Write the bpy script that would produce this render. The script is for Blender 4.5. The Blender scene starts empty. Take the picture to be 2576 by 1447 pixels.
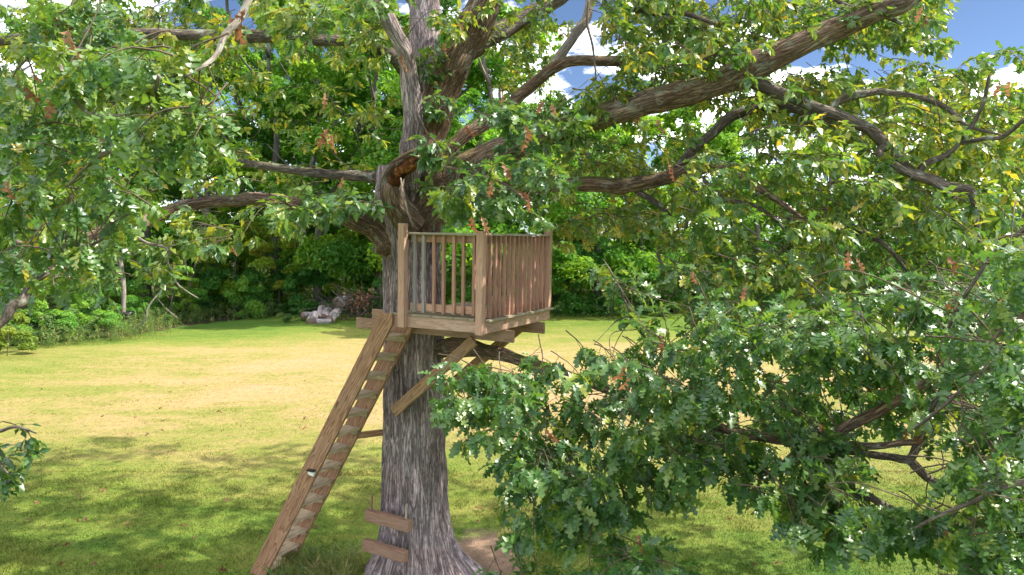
import bpy, bmesh, math, random
import numpy as np
from mathutils import Vector, Matrix, Euler, Quaternion

R_ = math.radians
SC = bpy.context.scene
rng = np.random.default_rng(7)
random.seed(7)

# ------------------------------------------------------------------ camera, light, exposure
CAM_H = 4.5; FPX = 1800.0; PITCH = R_(3.97)
cam = bpy.data.cameras.new("camera"); cam.sensor_width = 36.0; cam.lens = 36.0 * FPX / 2576.0
cam.clip_start = 0.1; cam.clip_end = 3000
camo = bpy.data.objects.new("camera", cam); SC.collection.objects.link(camo)
camo.location = (0, 0, CAM_H); camo.rotation_euler = (R_(90) - PITCH, 0, 0)
SC.camera = camo

SUN_EL = R_(50); SUN_AZ = math.atan2(1.0, 0.02)      # azimuth clockwise from +Y
sdir = Vector((math.sin(SUN_AZ) * math.cos(SUN_EL), math.cos(SUN_AZ) * math.cos(SUN_EL), math.sin(SUN_EL)))
sun = bpy.data.lights.new("sun", 'SUN'); sun.energy = 3.0; sun.angle = R_(0.6); sun.color = (1.0, 0.93, 0.82)
suno = bpy.data.objects.new("sun", sun); SC.collection.objects.link(suno)
suno.rotation_euler = sdir.to_track_quat('Z', 'Y').to_euler(); suno.location = (20, 10, 30)

world = bpy.data.worlds.new("World"); SC.world = world; world.use_nodes = True
wn = world.node_tree; wn.nodes.clear()
def N(nt, t, **kw):
    n = nt.nodes.new(t)
    for k, v in kw.items():
        if k.startswith('i_'):
            n.inputs[int(k[2:])].default_value = v
        else:
            setattr(n, k, v)
    return n
sky = N(wn, 'ShaderNodeTexSky'); sky.sky_type = 'NISHITA'; sky.sun_disc = False
sky.sun_elevation = SUN_EL; sky.sun_rotation = SUN_AZ; sky.air_density = 0.55; sky.dust_density = 0.1; sky.ozone_density = 2.6
bg = N(wn, 'ShaderNodeBackground'); bg.inputs[1].default_value = 0.05
tc = N(wn, 'ShaderNodeTexCoord')
sep = N(wn, 'ShaderNodeSeparateXYZ'); wn.links.new(tc.outputs['Generated'], sep.inputs[0])
zc = N(wn, 'ShaderNodeMath', operation='ADD'); wn.links.new(sep.outputs[2], zc.inputs[0]); zc.inputs[1].default_value = 0.12
dv = N(wn, 'ShaderNodeVectorMath', operation='DIVIDE'); cmb = N(wn, 'ShaderNodeCombineXYZ')
for i in range(3): wn.links.new(zc.outputs[0], cmb.inputs[i])
wn.links.new(tc.outputs['Generated'], dv.inputs[0]); wn.links.new(cmb.outputs[0], dv.inputs[1])
nz = N(wn, 'ShaderNodeTexNoise'); nz.inputs['Scale'].default_value = 1.35; nz.inputs['Detail'].default_value = 8; nz.inputs['Roughness'].default_value = 0.55
CLOUD_OFF = (1.7, -1.1, 0.3)
co = N(wn, 'ShaderNodeVectorMath', operation='ADD'); co.inputs[1].default_value = CLOUD_OFF
wn.links.new(dv.outputs[0], co.inputs[0]); wn.links.new(co.outputs[0], nz.inputs['Vector'])
cr = N(wn, 'ShaderNodeValToRGB'); cr.color_ramp.elements[0].position = 0.48; cr.color_ramp.elements[1].position = 0.60
wn.links.new(nz.outputs['Fac'], cr.inputs[0])
mx = N(wn, 'ShaderNodeMixRGB'); mx.inputs[2].default_value = (36, 36, 37, 1)
wn.links.new(cr.outputs[0], mx.inputs[0]); wn.links.new(sky.outputs[0], mx.inputs[1])
wn.links.new(mx.outputs[0], bg.inputs[0])
wo = N(wn, 'ShaderNodeOutputWorld'); wn.links.new(bg.outputs[0], wo.inputs[0])

SC.view_settings.view_transform = 'Standard'; SC.view_settings.look = 'None'
SC.view_settings.exposure = 1.85; SC.view_settings.gamma = 1.0; SC.view_settings.use_curve_mapping = False
SC.render.engine = 'CYCLES'
SC.cycles.max_bounces = 8; SC.cycles.diffuse_bounces = 4; SC.cycles.glossy_bounces = 2
SC.cycles.transmission_bounces = 4; SC.cycles.transparent_max_bounces = 4

# ------------------------------------------------------------------ helpers
def ray(px, py):
    a = (px - 1288) / FPX; b = -(py - 723.5) / FPX
    return np.array([a, math.cos(PITCH) + b * math.sin(PITCH), -math.sin(PITCH) + b * math.cos(PITCH)])
def at(px, py, Y):
    d = ray(px, py); return np.array([0, 0, CAM_H]) + d * (Y / d[1])
def proj(P):
    P = np.atleast_2d(P); x = P[:, 0]; y = P[:, 1]; z = P[:, 2] - CAM_H
    c = y * math.cos(PITCH) - z * math.sin(PITCH); u = y * math.sin(PITCH) + z * math.cos(PITCH)
    c = np.where(c < .05, .05, c)
    return 1288 + FPX * x / c, 723.5 - FPX * u / c
def link(o): SC.collection.objects.link(o); return o
def tag(o, label=None, cat=None, group=None, kind=None):
    if label: o['label'] = label
    if cat: o['category'] = cat
    if group: o['group'] = group
    if kind: o['kind'] = kind
    return o
def empty(name, loc=(0, 0, 0), **kw):
    o = link(bpy.data.objects.new(name, None)); o.location = loc; o.empty_display_size = .2; return tag(o, **kw)
def np_mesh(name, V, F, mat=None, smooth=False, attrs=None, vec_attr=None):
    """V (n,3), F (m,k) all faces with k corners"""
    me = bpy.data.meshes.new(name); V = np.asarray(V, np.float32); F = np.asarray(F, np.int32)
    me.vertices.add(len(V)); me.vertices.foreach_set('co', V.ravel())
    k = F.shape[1]; me.loops.add(F.size); me.loops.foreach_set('vertex_index', F.ravel())
    me.polygons.add(len(F)); me.polygons.foreach_set('loop_start', np.arange(0, F.size, k, dtype=np.int32))
    try: me.polygons.foreach_set('loop_total', np.full(len(F), k, np.int32))
    except Exception: pass
    if smooth: me.polygons.foreach_set('use_smooth', np.ones(len(F), bool))
    for nm, a in (attrs or {}).items():
        at_ = me.attributes.new(nm, 'FLOAT', 'POINT'); at_.data.foreach_set('value', np.asarray(a, np.float32))
    if vec_attr is not None:
        at_ = me.attributes.new(vec_attr[0], 'FLOAT_VECTOR', 'POINT'); at_.data.foreach_set('vector', np.asarray(vec_attr[1], np.float32).ravel())
    me.update(calc_edges=True)
    if mat: me.materials.append(mat)
    return me
def np_obj(name, V, F, mat, parent=None, **kw):
    o = link(bpy.data.objects.new(name, np_mesh(name, V, F, mat, **kw)))
    if parent: o.parent = parent
    return o
def rand_unit(n, r=rng):
    v = r.normal(size=(n, 3)); return v / np.linalg.norm(v, axis=1, keepdims=True)
def nrm(v): return v / (np.linalg.norm(v, axis=-1, keepdims=True) + 1e-9)
# vectorised value noise
_PT = np.random.default_rng(3).random((64, 64, 64)).astype(np.float32)
def vnoise(x, y, z):
    xi = np.floor(x).astype(int); yi = np.floor(y).astype(int); zi = np.floor(z).astype(int)
    fx, fy, fz = x - xi, y - yi, z - zi
    fx = fx * fx * (3 - 2 * fx); fy = fy * fy * (3 - 2 * fy); fz = fz * fz * (3 - 2 * fz)
    g = lambda a, b, c: _PT[(xi + a) & 63, (yi + b) & 63, (zi + c) & 63]
    l = lambda a, b, t: a + (b - a) * t
    return l(l(l(g(0,0,0), g(1,0,0), fx), l(g(0,1,0), g(1,1,0), fx), fy), l(l(g(0,0,1), g(1,0,1), fx), l(g(0,1,1), g(1,1,1), fx), fy), fz)
def fbm(x, y, z, o=3):
    s = 0; a = .5
    for i in range(o): s = s + a * vnoise(x * 2**i, y * 2**i, z * 2**i + 7.3 * i); a *= .5
    return s / (1 - .5**o)

# ------------------------------------------------------------------ materials
def newmat(name):
    m = bpy.data.materials.new(name); m.use_nodes = True; nt = m.node_tree; nt.nodes.clear()
    out = N(nt, 'ShaderNodeOutputMaterial'); return m, nt, out
def ramp(nt, stops, fac=None, interp='LINEAR'):
    r = N(nt, 'ShaderNodeValToRGB'); e = r.color_ramp.elements; r.color_ramp.interpolation = interp
    e[0].position = stops[0][0]; e[0].color = (*stops[0][1], 1)
    e[1].position = stops[-1][0]; e[1].color = (*stops[-1][1], 1)
    for p, c in stops[1:-1]:
        x = e.new(p); x.color = (*c, 1)
    if fac is not None: nt.links.new(fac, r.inputs[0])
    return r
def math_(nt, op, a, b=None, clamp=False):
    n = N(nt, 'ShaderNodeMath', operation=op); n.use_clamp = clamp
    for i, v in enumerate((a, b)):
        if v is None: continue
        if isinstance(v, (int, float)): n.inputs[i].default_value = v
        else: nt.links.new(v, n.inputs[i])
    return n.outputs[0]
def mixc(nt, f, a, b, mode='MIX'):
    n = N(nt, 'ShaderNodeMixRGB', blend_type=mode)
    for i, v in enumerate((f, a, b)):
        if isinstance(v, (int, float)): n.inputs[i].default_value = v
        elif isinstance(v, tuple): n.inputs[i].default_value = (*v, 1)
        else: nt.links.new(v, n.inputs[i])
    return n.outputs[0]
def noise(nt, vec, scale, detail=4, rough=.5, dist=0.0):
    n = N(nt, 'ShaderNodeTexNoise'); n.inputs['Scale'].default_value = scale; n.inputs['Detail'].default_value = detail
    n.inputs['Roughness'].default_value = rough; n.inputs['Distortion'].default_value = dist
    if vec is not None: nt.links.new(vec, n.inputs['Vector'])
    return n.outputs['Fac']
def vscale(nt, vec, s):
    n = N(nt, 'ShaderNodeMapping'); n.inputs['Scale'].default_value = s; nt.links.new(vec, n.inputs['Vector']); return n.outputs[0]

def leaf_mat(name, stops, trans=.4, rough=.42, spec=.5, use_obj_rand=False, tcol=(1.5, 1.35, .55), vein=True):
    m, nt, out = newmat(name)
    a = N(nt, 'ShaderNodeAttribute'); a.attribute_name = 'tint'
    f = a.outputs['Fac']
    if use_obj_rand:
        oi = N(nt, 'ShaderNodeObjectInfo')
        f = math_(nt, 'ADD', f, math_(nt, 'MULTIPLY', math_(nt, 'SUBTRACT', oi.outputs['Random'], .5), .22), clamp=True)
    c = ramp(nt, stops, f).outputs[0]
    if vein:
        tcn = N(nt, 'ShaderNodeTexCoord')
        gpos = N(nt, 'ShaderNodeNewGeometry')
        nf = noise(nt, gpos.outputs['Position'], 38, 2)
        c = mixc(nt, 1.0, c, ramp(nt, [(.3, (.75, .78, .75)), (.7, (1.2, 1.2, 1.15))], nf).outputs[0], 'MULTIPLY')
    p = N(nt, 'ShaderNodeBsdfPrincipled'); nt.links.new(c, p.inputs['Base Color'])
    p.inputs['Roughness'].default_value = rough; p.inputs['Specular IOR Level'].default_value = spec
    t = N(nt, 'ShaderNodeBsdfTranslucent'); nt.links.new(mixc(nt, 1.0, c, tcol, 'MULTIPLY'), t.inputs[0])
    mxs = N(nt, 'ShaderNodeMixShader'); mxs.inputs[0].default_value = trans
    nt.links.new(p.outputs[0], mxs.inputs[1]); nt.links.new(t.outputs[0], mxs.inputs[2]); nt.links.new(mxs.outputs[0], out.inputs[0])
    return m
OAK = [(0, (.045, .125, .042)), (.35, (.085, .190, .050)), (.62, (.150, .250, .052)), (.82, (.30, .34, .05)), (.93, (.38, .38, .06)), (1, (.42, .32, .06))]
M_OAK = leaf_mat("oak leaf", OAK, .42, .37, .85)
FOR = [(0, (.055, .18, .03)), (.4, (.13, .31, .045)), (.7, (.28, .43, .045)), (.9, (.30, .34, .04)), (1, (.34, .28, .05))]
M_FOR = leaf_mat("woodland leaf", FOR, .58, .5, .35, use_obj_rand=True, vein=False)
M_SHRUB = leaf_mat("shrub leaf", [(0, (.07, .23, .05)), (.5, (.14, .35, .055)), (.85, (.30, .46, .06)), (1, (.30, .33, .06))], .45, .5, .35, use_obj_rand=True, vein=False)
M_BROWN = leaf_mat("dead oak leaf", [(0, (.15, .065, .04)), (.5, (.32, .15, .09)), (1, (.46, .27, .17))], .3, .6, .3, tcol=(1.15, .9, .7))
M_WEED = leaf_mat("weed leaf", [(0, (.05, .13, .04)), (.5, (.12, .22, .06)), (.8, (.25, .30, .10)), (1, (.45, .36, .18))], .4, .6, .25, use_obj_rand=True, vein=False)

def bark_mat(name, ridge, furrow, lichen=0.3, warm=None, scale=1.0, bump=.6, moss=0.0):
    m, nt, out = newmat(name)
    a = N(nt, 'ShaderNodeAttribute'); a.attribute_name = 'bark'; v = a.outputs['Vector']
    v1 = vscale(nt, v, (17 * scale, 17 * scale, 1.8 * scale))
    wv = noise(nt, v1, 1.0, 5, .6, 1.2)
    v2 = vscale(nt, v, (70, 70, 14)); w2 = noise(nt, v2, 1.0, 4, .6)
    ridgef = math_(nt, 'ABSOLUTE', math_(nt, 'SUBTRACT', wv, .5))
    c = ramp(nt, [(0, furrow), (.05, tuple(x * .55 + y * .45 for x, y in zip(furrow, ridge))), (.13, ridge), (1, tuple(x * 1.25 for x in ridge))], ridgef).outputs[0]
    c = mixc(nt, .55, c, ramp(nt, [(.3, (.55, .55, .55)), (.7, (1.35, 1.33, 1.3))], w2).outputs[0], 'MULTIPLY')
    big = noise(nt, v, 1.6, 3)
    vd = N(nt, 'ShaderNodeVectorMath', operation='ADD'); nt.links.new(vscale(nt, v, (34 * scale, 34 * scale, 5.5 * scale)), vd.inputs[0])
    nn = N(nt, 'ShaderNodeTexNoise'); nn.inputs['Scale'].default_value = 6; nt.links.new(v, nn.inputs['Vector'])
    nt.links.new(nn.outputs['Color'], vd.inputs[1])
    vo = N(nt, 'ShaderNodeTexVoronoi', feature='DISTANCE_TO_EDGE'); vo.inputs['Scale'].default_value = 1.0; nt.links.new(vd.outputs[0], vo.inputs['Vector'])
    plate = ramp(nt, [(0, (0, 0, 0)), (.16, (1, 1, 1))], vo.outputs['Distance']).outputs[0]
    c = mixc(nt, math_(nt, 'MULTIPLY', math_(nt, 'SUBTRACT', 1.0, plate), .6), c, furrow)
    c = mixc(nt, 1.0, c, ramp(nt, [(.35, (.68, .68, .68)), (.65, (1.3, 1.3, 1.3))], noise(nt, vscale(nt, v, (3.5, 3.5, 1.1)), 1.0, 4)).outputs[0], 'MULTIPLY')
    if warm: c = mixc(nt, ramp(nt, [(.42, (0, 0, 0)), (.6, (.75, .75, .75))], big).outputs[0], c, mixc(nt, 1.0, c, warm, 'MULTIPLY'))
    if lichen:
        ln = noise(nt, vscale(nt, v, (9, 9, 6)), 1.0, 5, .65)
        c = mixc(nt, math_(nt, 'MULTIPLY', ramp(nt, [(.56, (0, 0, 0)), (.64, (1, 1, 1))], ln).outputs[0], lichen), c, (.34, .38, .31))
    if moss:
        g = N(nt, 'ShaderNodeNewGeometry'); sx = N(nt, 'ShaderNodeSeparateXYZ'); nt.links.new(g.outputs['Normal'], sx.inputs[0])
        mm = math_(nt, 'MULTIPLY', math_(nt, 'MULTIPLY', math_(nt, 'SUBTRACT', sx.outputs[2], .35, True), 1.6, True),
                   ramp(nt, [(.48, (0, 0, 0)), (.58, (1, 1, 1))], noise(nt, vscale(nt, v, (3, 3, 2.2)), 1.0, 4)).outputs[0])
        c = mixc(nt, math_(nt, 'MULTIPLY', mm, moss), c, (.10, .12, .025))
    p = N(nt, 'ShaderNodeBsdfPrincipled'); nt.links.new(c, p.inputs['Base Color']); p.inputs['Roughness'].default_value = .9
    p.inputs['Specular IOR Level'].default_value = .2
    b = N(nt, 'ShaderNodeBump'); b.inputs['Strength'].default_value = bump; b.inputs['Distance'].default_value = .02
    h = math_(nt, 'ADD', math_(nt, 'ADD', math_(nt, 'MULTIPLY', math_(nt, 'MINIMUM', ridgef, .12), 5.0), math_(nt, 'MULTIPLY', plate, .6)), math_(nt, 'MULTIPLY', w2, .35))
    nt.links.new(h, b.inputs['Height']); nt.links.new(b.outputs[0], p.inputs['Normal']); nt.links.new(p.outputs[0], out.inputs[0])
    return m
M_TRUNK = bark_mat("trunk bark", (.52, .42, .43), (.10, .08, .08), .15, (.98, .9, .84), 1.0, .5)
M_LIMB = bark_mat("limb bark", (.36, .26, .19), (.08, .055, .04), .45, (.95, .82, .66), 1.0, .8, .9)
M_LIMBD = bark_mat("thin limb bark", (.23, .19, .155), (.07, .055, .045), .7, None, 1.6, .6, .5)
M_PALE = bark_mat("pale twig bark", (.44, .39, .34), (.18, .15, .12), .5, None, 2.2, .4)
M_TWIG = bark_mat("twig bark", (.20, .15, .10), (.09, .07, .05), .3, None, 2.5, .2)
M_FTRUNK = bark_mat("forest trunk bark", (.26, .235, .20), (.09, .08, .07), .3, None, .5, .6)

def wood_mat(name, base, dark, grey=0.0, moss=0.0, rings=34, contrast=.7, vary=.25):
    m, nt, out = newmat(name)
    tcn = N(nt, 'ShaderNodeTexCoord'); oi = N(nt, 'ShaderNodeObjectInfo')
    # shift the cut through the log for each board
    off = N(nt, 'ShaderNodeCombineXYZ')
    nt.links.new(math_(nt, 'MULTIPLY', oi.outputs['Random'], 37.0), off.inputs[0])
    nt.links.new(math_(nt, 'ADD', math_(nt, 'MULTIPLY', oi.outputs['Random'], .05), .015), off.inputs[1])
    nt.links.new(math_(nt, 'ADD', math_(nt, 'MULTIPLY', oi.outputs['Random'], .03), .035), off.inputs[2])
    add = N(nt, 'ShaderNodeVectorMath', operation='ADD'); nt.links.new(tcn.outputs['Object'], add.inputs[0]); nt.links.new(off.outputs[0], add.inputs[1])
    v = add.outputs[0]
    warp = noise(nt, vscale(nt, v, (1.5, 9, 9)), 1.0, 3, .5)
    warp2 = noise(nt, vscale(nt, v, (5, 30, 30)), 1.0, 3, .5)
    s = N(nt, 'ShaderNodeSeparateXYZ'); nt.links.new(v, s.inputs[0])
    y2 = math_(nt, 'MULTIPLY', s.outputs[1], s.outputs[1]); z2 = math_(nt, 'MULTIPLY', s.outputs[2], s.outputs[2])
    r = math_(nt, 'SQRT', math_(nt, 'ADD', y2, z2))
    rr = math_(nt, 'ADD', math_(nt, 'MULTIPLY', r, rings * 1.0), math_(nt, 'ADD', math_(nt, 'MULTIPLY', warp, 6.5), math_(nt, 'MULTIPLY', warp2, .5)))
    fr = math_(nt, 'FRACT', rr)
    band = ramp(nt, [(0, (1, 1, 1)), (.35, (.75, .75, .75)), (.8, (.12, .12, .12)), (.93, (0, 0, 0)), (1, (1, 1, 1))], fr).outputs[0]
    c = mixc(nt, math_(nt, 'MULTIPLY', math_(nt, 'SUBTRACT', 1.0, band), contrast), base, dark)
    # knots
    vo = N(nt, 'ShaderNodeTexVoronoi'); vo.inputs['Scale'].default_value = 1.0
    nt.links.new(vscale(nt, v, (2.1, 7.5, 7.5)), vo.inputs['Vector'])
    kn = ramp(nt, [(.07, (1, 1, 1)), (.15, (0, 0, 0))], vo.outputs['Distance']).outputs[0]
    c = mixc(nt, math_(nt, 'MULTIPLY', kn, .75), c, tuple(x * .45 for x in dark))
    fine = noise(nt, vscale(nt, v, (6, 160, 160)), 1.0, 4, .7)
    c = mixc(nt, .6, c, ramp(nt, [(.3, (.68, .67, .66)), (.7, (1.25, 1.25, 1.25))], fine).outputs[0], 'MULTIPLY')
    # weathering: grey patches, board-to-board difference
    wz = noise(nt, vscale(nt, v, (2.2, 8, 8)), 1.0, 4, .6)
    c = mixc(nt, math_(nt, 'MULTIPLY', ramp(nt, [(.35, (0, 0, 0)), (.7, (1, 1, 1))], wz).outputs[0], grey), c, (.33, .30, .28))
    c = mixc(nt, 1.0, c, ramp(nt, [(0, (1 - vary, 1 - vary, 1 - vary)), (1, (1 + vary, 1 + vary * .85, 1 + vary * .8))],
             math_(nt, 'FRACT', math_(nt, 'MULTIPLY', oi.outputs['Random'], 7.31))).outputs[0], 'MULTIPLY')
    if moss:
        g = N(nt, 'ShaderNodeNewGeometry'); mz = noise(nt, g.outputs['Position'], 7.0, 5, .65)
        sx = N(nt, 'ShaderNodeSeparateXYZ'); nt.links.new(g.outputs['Normal'], sx.inputs[0])
        mm = math_(nt, 'MULTIPLY', ramp(nt, [(.38, (0, 0, 0)), (.62, (1, 1, 1))], mz).outputs[0], math_(nt, 'ADD', math_(nt, 'MULTIPLY', sx.outputs[2], .6), .4, True))
        c = mixc(nt, math_(nt, 'MULTIPLY', mm, moss), c, (.15, .16, .045))
    p = N(nt, 'ShaderNodeBsdfPrincipled'); nt.links.new(c, p.inputs['Base Color']); p.inputs['Roughness'].default_value = .8
    p.inputs['Specular IOR Level'].default_value = .25
    b = N(nt, 'ShaderNodeBump'); b.inputs['Strength'].default_value = .35; b.inputs['Distance'].default_value = .004
    nt.links.new(math_(nt, 'ADD', fine, math_(nt, 'MULTIPLY', band, .6)), b.inputs['Height']); nt.links.new(b.outputs[0], p.inputs['Normal'])
    nt.links.new(p.outputs[0], out.inputs[0]); return m
W_STR = wood_mat("stringer wood", (.44, .25, .14), (.19, .09, .045), .12, .0, 30, 0.95, .05)
W_STEP = wood_mat("tread wood", (.58, .46, .31), (.32, .23, .14), .2, .12, 30, 0.75, .12)
W_BAL = wood_mat("baluster wood", (.48, .265, .19), (.30, .15, .10), .10, .0, 50, .45, .16)
W_BALG = wood_mat("weathered grey wood", (.33, .30, .29), (.24, .21, .20), .7, .0, 50, .4, .08)
W_POST = wood_mat("post wood", (.62, .38, .27), (.42, .24, .165), .12, .0, 30, 0.65, .08)
W_RIM = wood_mat("rim wood", (.56, .36, .27), (.34, .20, .145), .3, .0, 30, 0.7000000000000001, .08)
W_CAP = wood_mat("rail cap wood", (.44, .37, .28), (.33, .26, .19), .5, .4, 30, 0.55, .1)
W_DECK = wood_mat("deck wood", (.40, .32, .22), (.28, .20, .13), .4, .75, 30, 0.55, .12)
W_BEAM = wood_mat("beam wood", (.42, .25, .16), (.24, .14, .085), .2, .0, 30, 0.75, .15)
W_BLOCK = wood_mat("step board wood", (.30, .17, .11), (.19, .095, .06), .2, .0, 30, 0.75, .1)
W_BRACE = wood_mat("brace wood", (.46, .26, .13), (.20, .11, .055), .2, .0, 30, 0.95, .08)

def plain(name, col, rough=.5, spec=.5, metal=0.0, tex=.15):
    m, nt, out = newmat(name); g = N(nt, 'ShaderNodeNewGeometry')
    c = mixc(nt, tex, col, ramp(nt, [(.3, tuple(x * .4 for x in col)), (.7, tuple(min(1, x * 1.6) for x in col))], noise(nt, g.outputs['Position'], 60, 4)).outputs[0])
    p = N(nt, 'ShaderNodeBsdfPrincipled'); nt.links.new(c, p.inputs['Base Color']); p.inputs['Roughness'].default_value = rough
    p.inputs['Specular IOR Level'].default_value = spec; p.inputs['Metallic'].default_value = metal
    nt.links.new(p.outputs[0], out.inputs[0]); return m
M_BLACK = plain("black plastic", (.012, .012, .014), .35)
M_LENS = plain("white lens", (.75, .76, .74), .25, .5, 0, .05)
M_STEEL = plain("screw steel", (.5, .5, .5), .4, .5, .8)
M_DECAY = plain("decayed heartwood", (.085, .032, .012), .95, .1, 0, .0)
_nt = M_DECAY.node_tree; _p = [n for n in _nt.nodes if n.type == "BSDF_PRINCIPLED"][0]; _g = N(_nt, "ShaderNodeNewGeometry")
_nt.links.new(ramp(_nt, [(.42, (.03, .012, .006)), (.55, (.12, .045, .015)), (.68, (.42, .20, .045))], noise(_nt, _g.outputs["Position"], 9, 5, .7)).outputs[0], _p.inputs["Base Color"])
M_EARTH = plain("earth", (.30, .20, .13), .95, .1, 0, .4)

def lawn_mat():
    m, nt, out = newmat("lawn")
    g = N(nt, 'ShaderNodeNewGeometry'); P = g.outputs['Position']
    s = N(nt, 'ShaderNodeSeparateXYZ'); nt.links.new(P, s.inputs[0])
    flat = vscale(nt, P, (1, 1, 0))
    a = N(nt, 'ShaderNodeAttribute'); a.attribute_name = 'tint'
    big = noise(nt, vscale(nt, flat, (.7, 1.4, 1)), .28, 4, .6)
    med = noise(nt, vscale(nt, flat, (.8, 1.6, 1)), 1.5, 5, .65)
    fine = noise(nt, flat, 14, 5, .75)
    # dryness: strongest in the open middle of the lawn
    far = math_(nt, 'MULTIPLY', math_(nt, 'SUBTRACT', s.outputs[1], 9.5), .11, True)
    far2 = math_(nt, 'SUBTRACT', 1.0, math_(nt, 'MULTIPLY', math_(nt, 'SUBTRACT', s.outputs[1], 28), .12, True))
    mid = math_(nt, 'MULTIPLY', far, far2)
    left = math_(nt, 'MULTIPLY', math_(nt, 'SUBTRACT', math_(nt, 'MULTIPLY', s.outputs[0], -1.0), 9.0), .08, True)
    dry = math_(nt, 'ADD', math_(nt, 'MULTIPLY', mid, .50), math_(nt, 'SUBTRACT', math_(nt, 'ADD', math_(nt, 'MULTIPLY', big, 1.0), math_(nt, 'MULTIPLY', med, .65)), .64))
    dry = math_(nt, 'SUBTRACT', dry, math_(nt, 'MULTIPLY', left, .35))
    dry = math_(nt, 'ADD', dry, math_(nt, 'MULTIPLY', math_(nt, 'SUBTRACT', fine, .5), .55), True)
    c = ramp(nt, [(0, (.07, .145, .022)), (.25, (.15, .205, .034)), (.5, (.24, .235, .062)), (.75, (.37, .27, .125)), (1, (.44, .285, .165))], dry).outputs[0]
    # bare earth patch by the trunk
    sub = N(nt, 'ShaderNodeVectorMath', operation='SUBTRACT'); nt.links.new(flat, sub.inputs[0]); sub.inputs[1].default_value = (-.30, 10.35, 0)
    ln = N(nt, 'ShaderNodeVectorMath', operation='LENGTH'); nt.links.new(vscale(nt, sub.outputs[0], (.95, .75, 1)), ln.inputs[0])
    patch = ramp(nt, [(.42, (1, 1, 1)), (.72, (0, 0, 0))], math_(nt, 'ADD', ln.outputs['Value'], math_(nt, 'MULTIPLY', math_(nt, 'SUBTRACT', med, .5), .9))).outputs[0]
    c = mixc(nt, patch, c, mixc(nt, fine, (.17, .11, .075), (.40, .27, .19)))
    sh = math_(nt, 'ADD', math_(nt, 'MULTIPLY', a.outputs['Fac'], .75), .70)
    cm = N(nt, 'ShaderNodeCombineXYZ')
    for i in range(3): nt.links.new(sh, cm.inputs[i])
    c = mixc(nt, 1.0, c, cm.outputs[0], 'MULTIPLY')
    n4 = noise(nt, vscale(nt, flat, (1.2, .8, 1)), 5.5, 5, .75)
    c = mixc(nt, .75, c, ramp(nt, [(.33, (.62, .66, .6)), (.5, (1, 1, 1)), (.68, (1.28, 1.2, 1.15))], n4).outputs[0], 'MULTIPLY')
    f3 = noise(nt, flat, 45, 3, .7)
    c = mixc(nt, .45, c, ramp(nt, [(.3, (.55, .58, .5)), (.7, (1.4, 1.4, 1.4))], f3).outputs[0], 'MULTIPLY')
    p = N(nt, 'ShaderNodeBsdfPrincipled'); nt.links.new(c, p.inputs['Base Color']); p.inputs['Roughness'].default_value = .85
    p.inputs['Specular IOR Level'].default_value = .15
    t = N(nt, 'ShaderNodeBsdfTranslucent'); nt.links.new(c, t.inputs[0])
    ms = N(nt, 'ShaderNodeMixShader'); ms.inputs[0].default_value = .15
    b = N(nt, 'ShaderNodeBump'); b.inputs['Strength'].default_value = .9; b.inputs['Distance'].default_value = .05
    nt.links.new(math_(nt, 'ADD', fine, math_(nt, 'MULTIPLY', f3, .5)), b.inputs['Height']); nt.links.new(b.outputs[0], p.inputs['Normal'])
    nt.links.new(p.outputs[0], ms.inputs[1]); nt.links.new(t.outputs[0], ms.inputs[2]); nt.links.new(ms.outputs[0], out.inputs[0])
    return m
M_LAWN = lawn_mat()

# ------------------------------------------------------------------ ground
TX, TY = -1.36, 9.65       # trunk axis
def gz(x, y):
    return .10 * (fbm(x * .18 + 9, y * .18 + 5, x * 0 + 3., 2) - .5) * np.clip((np.hypot(x - TX, y - TY)) / 6, 0, 1) + .06 * np.exp(-((x - TX)**2 + (y - TY)**2) / 1.4) - .22 * np.exp(-((x - TX + .3)**2 + (y - TY)**2) / 18.)
gx = np.concatenate([-np.geomspace(800, 31, 12), np.arange(-30, 30.1, .5), np.geomspace(31, 800, 12)])
gy = np.concatenate([[-400, -150, -60, -20, 0, 4], np.arange(6, 52.1, .5), np.geomspace(54, 1500, 14)])
GX, GY = np.meshgrid(gx, gy); nv = GX.size
idx = np.arange(nv).reshape(GX.shape); idx0 = idx
F = np.stack([idx[:-1, :-1], idx[:-1, 1:], idx[1:, 1:], idx[1:, :-1]], -1).reshape(-1, 4)
lawn = np_obj("lawn", np.stack([GX, GY, gz(GX, GY)], -1).reshape(-1, 3), F, M_LAWN, smooth=True, attrs={'tint': np.full(nv, .42)})
tag(lawn, "mown lawn of green and dry tan grass", kind="structure")

# grass blades
def blades(n, ylo, yhi, h, w, r=rng):
    y = ylo + (yhi - ylo) * r.random(n)**(1.0 if ylo < 13 else 1.9); x = r.uniform(-1, 1, n) * (y * .74 + .8)
    d = np.hypot((x + .30) * .95, (y - 10.35) * .75); keep = (d > .62) | (r.random(n) < .05)
    keep &= np.hypot(x - TX, y - TY) > .75
    x, y = x[keep], y[keep]; n = len(x)
    clump = fbm(x * 2.2, y * 2.2, x * 0, 2)
    hh = h * (.35 + 1.0 * clump + 3.0 * np.clip(clump - .60, 0, 1)) * r.uniform(.6, 1.3, n)
    a = r.uniform(0, 2 * np.pi, n); lean = r.uniform(.2, 1.2, n) * hh; la = r.uniform(0, 2 * np.pi, n)
    z = gz(x, y); ww = w * r.uniform(.6, 1.3, n)
    b = np.stack([x, y, z - .004], -1); s = np.stack([np.cos(a), np.sin(a), a * 0], -1) * ww[:, None]
    tip = b + np.stack([np.cos(la) * lean, np.sin(la) * lean, hh], -1)
    V = np.stack([b - s, b + s, tip], 1).reshape(-1, 3)
    t = np.repeat(r.uniform(0, 1, n), 3)
    return V, t
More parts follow.
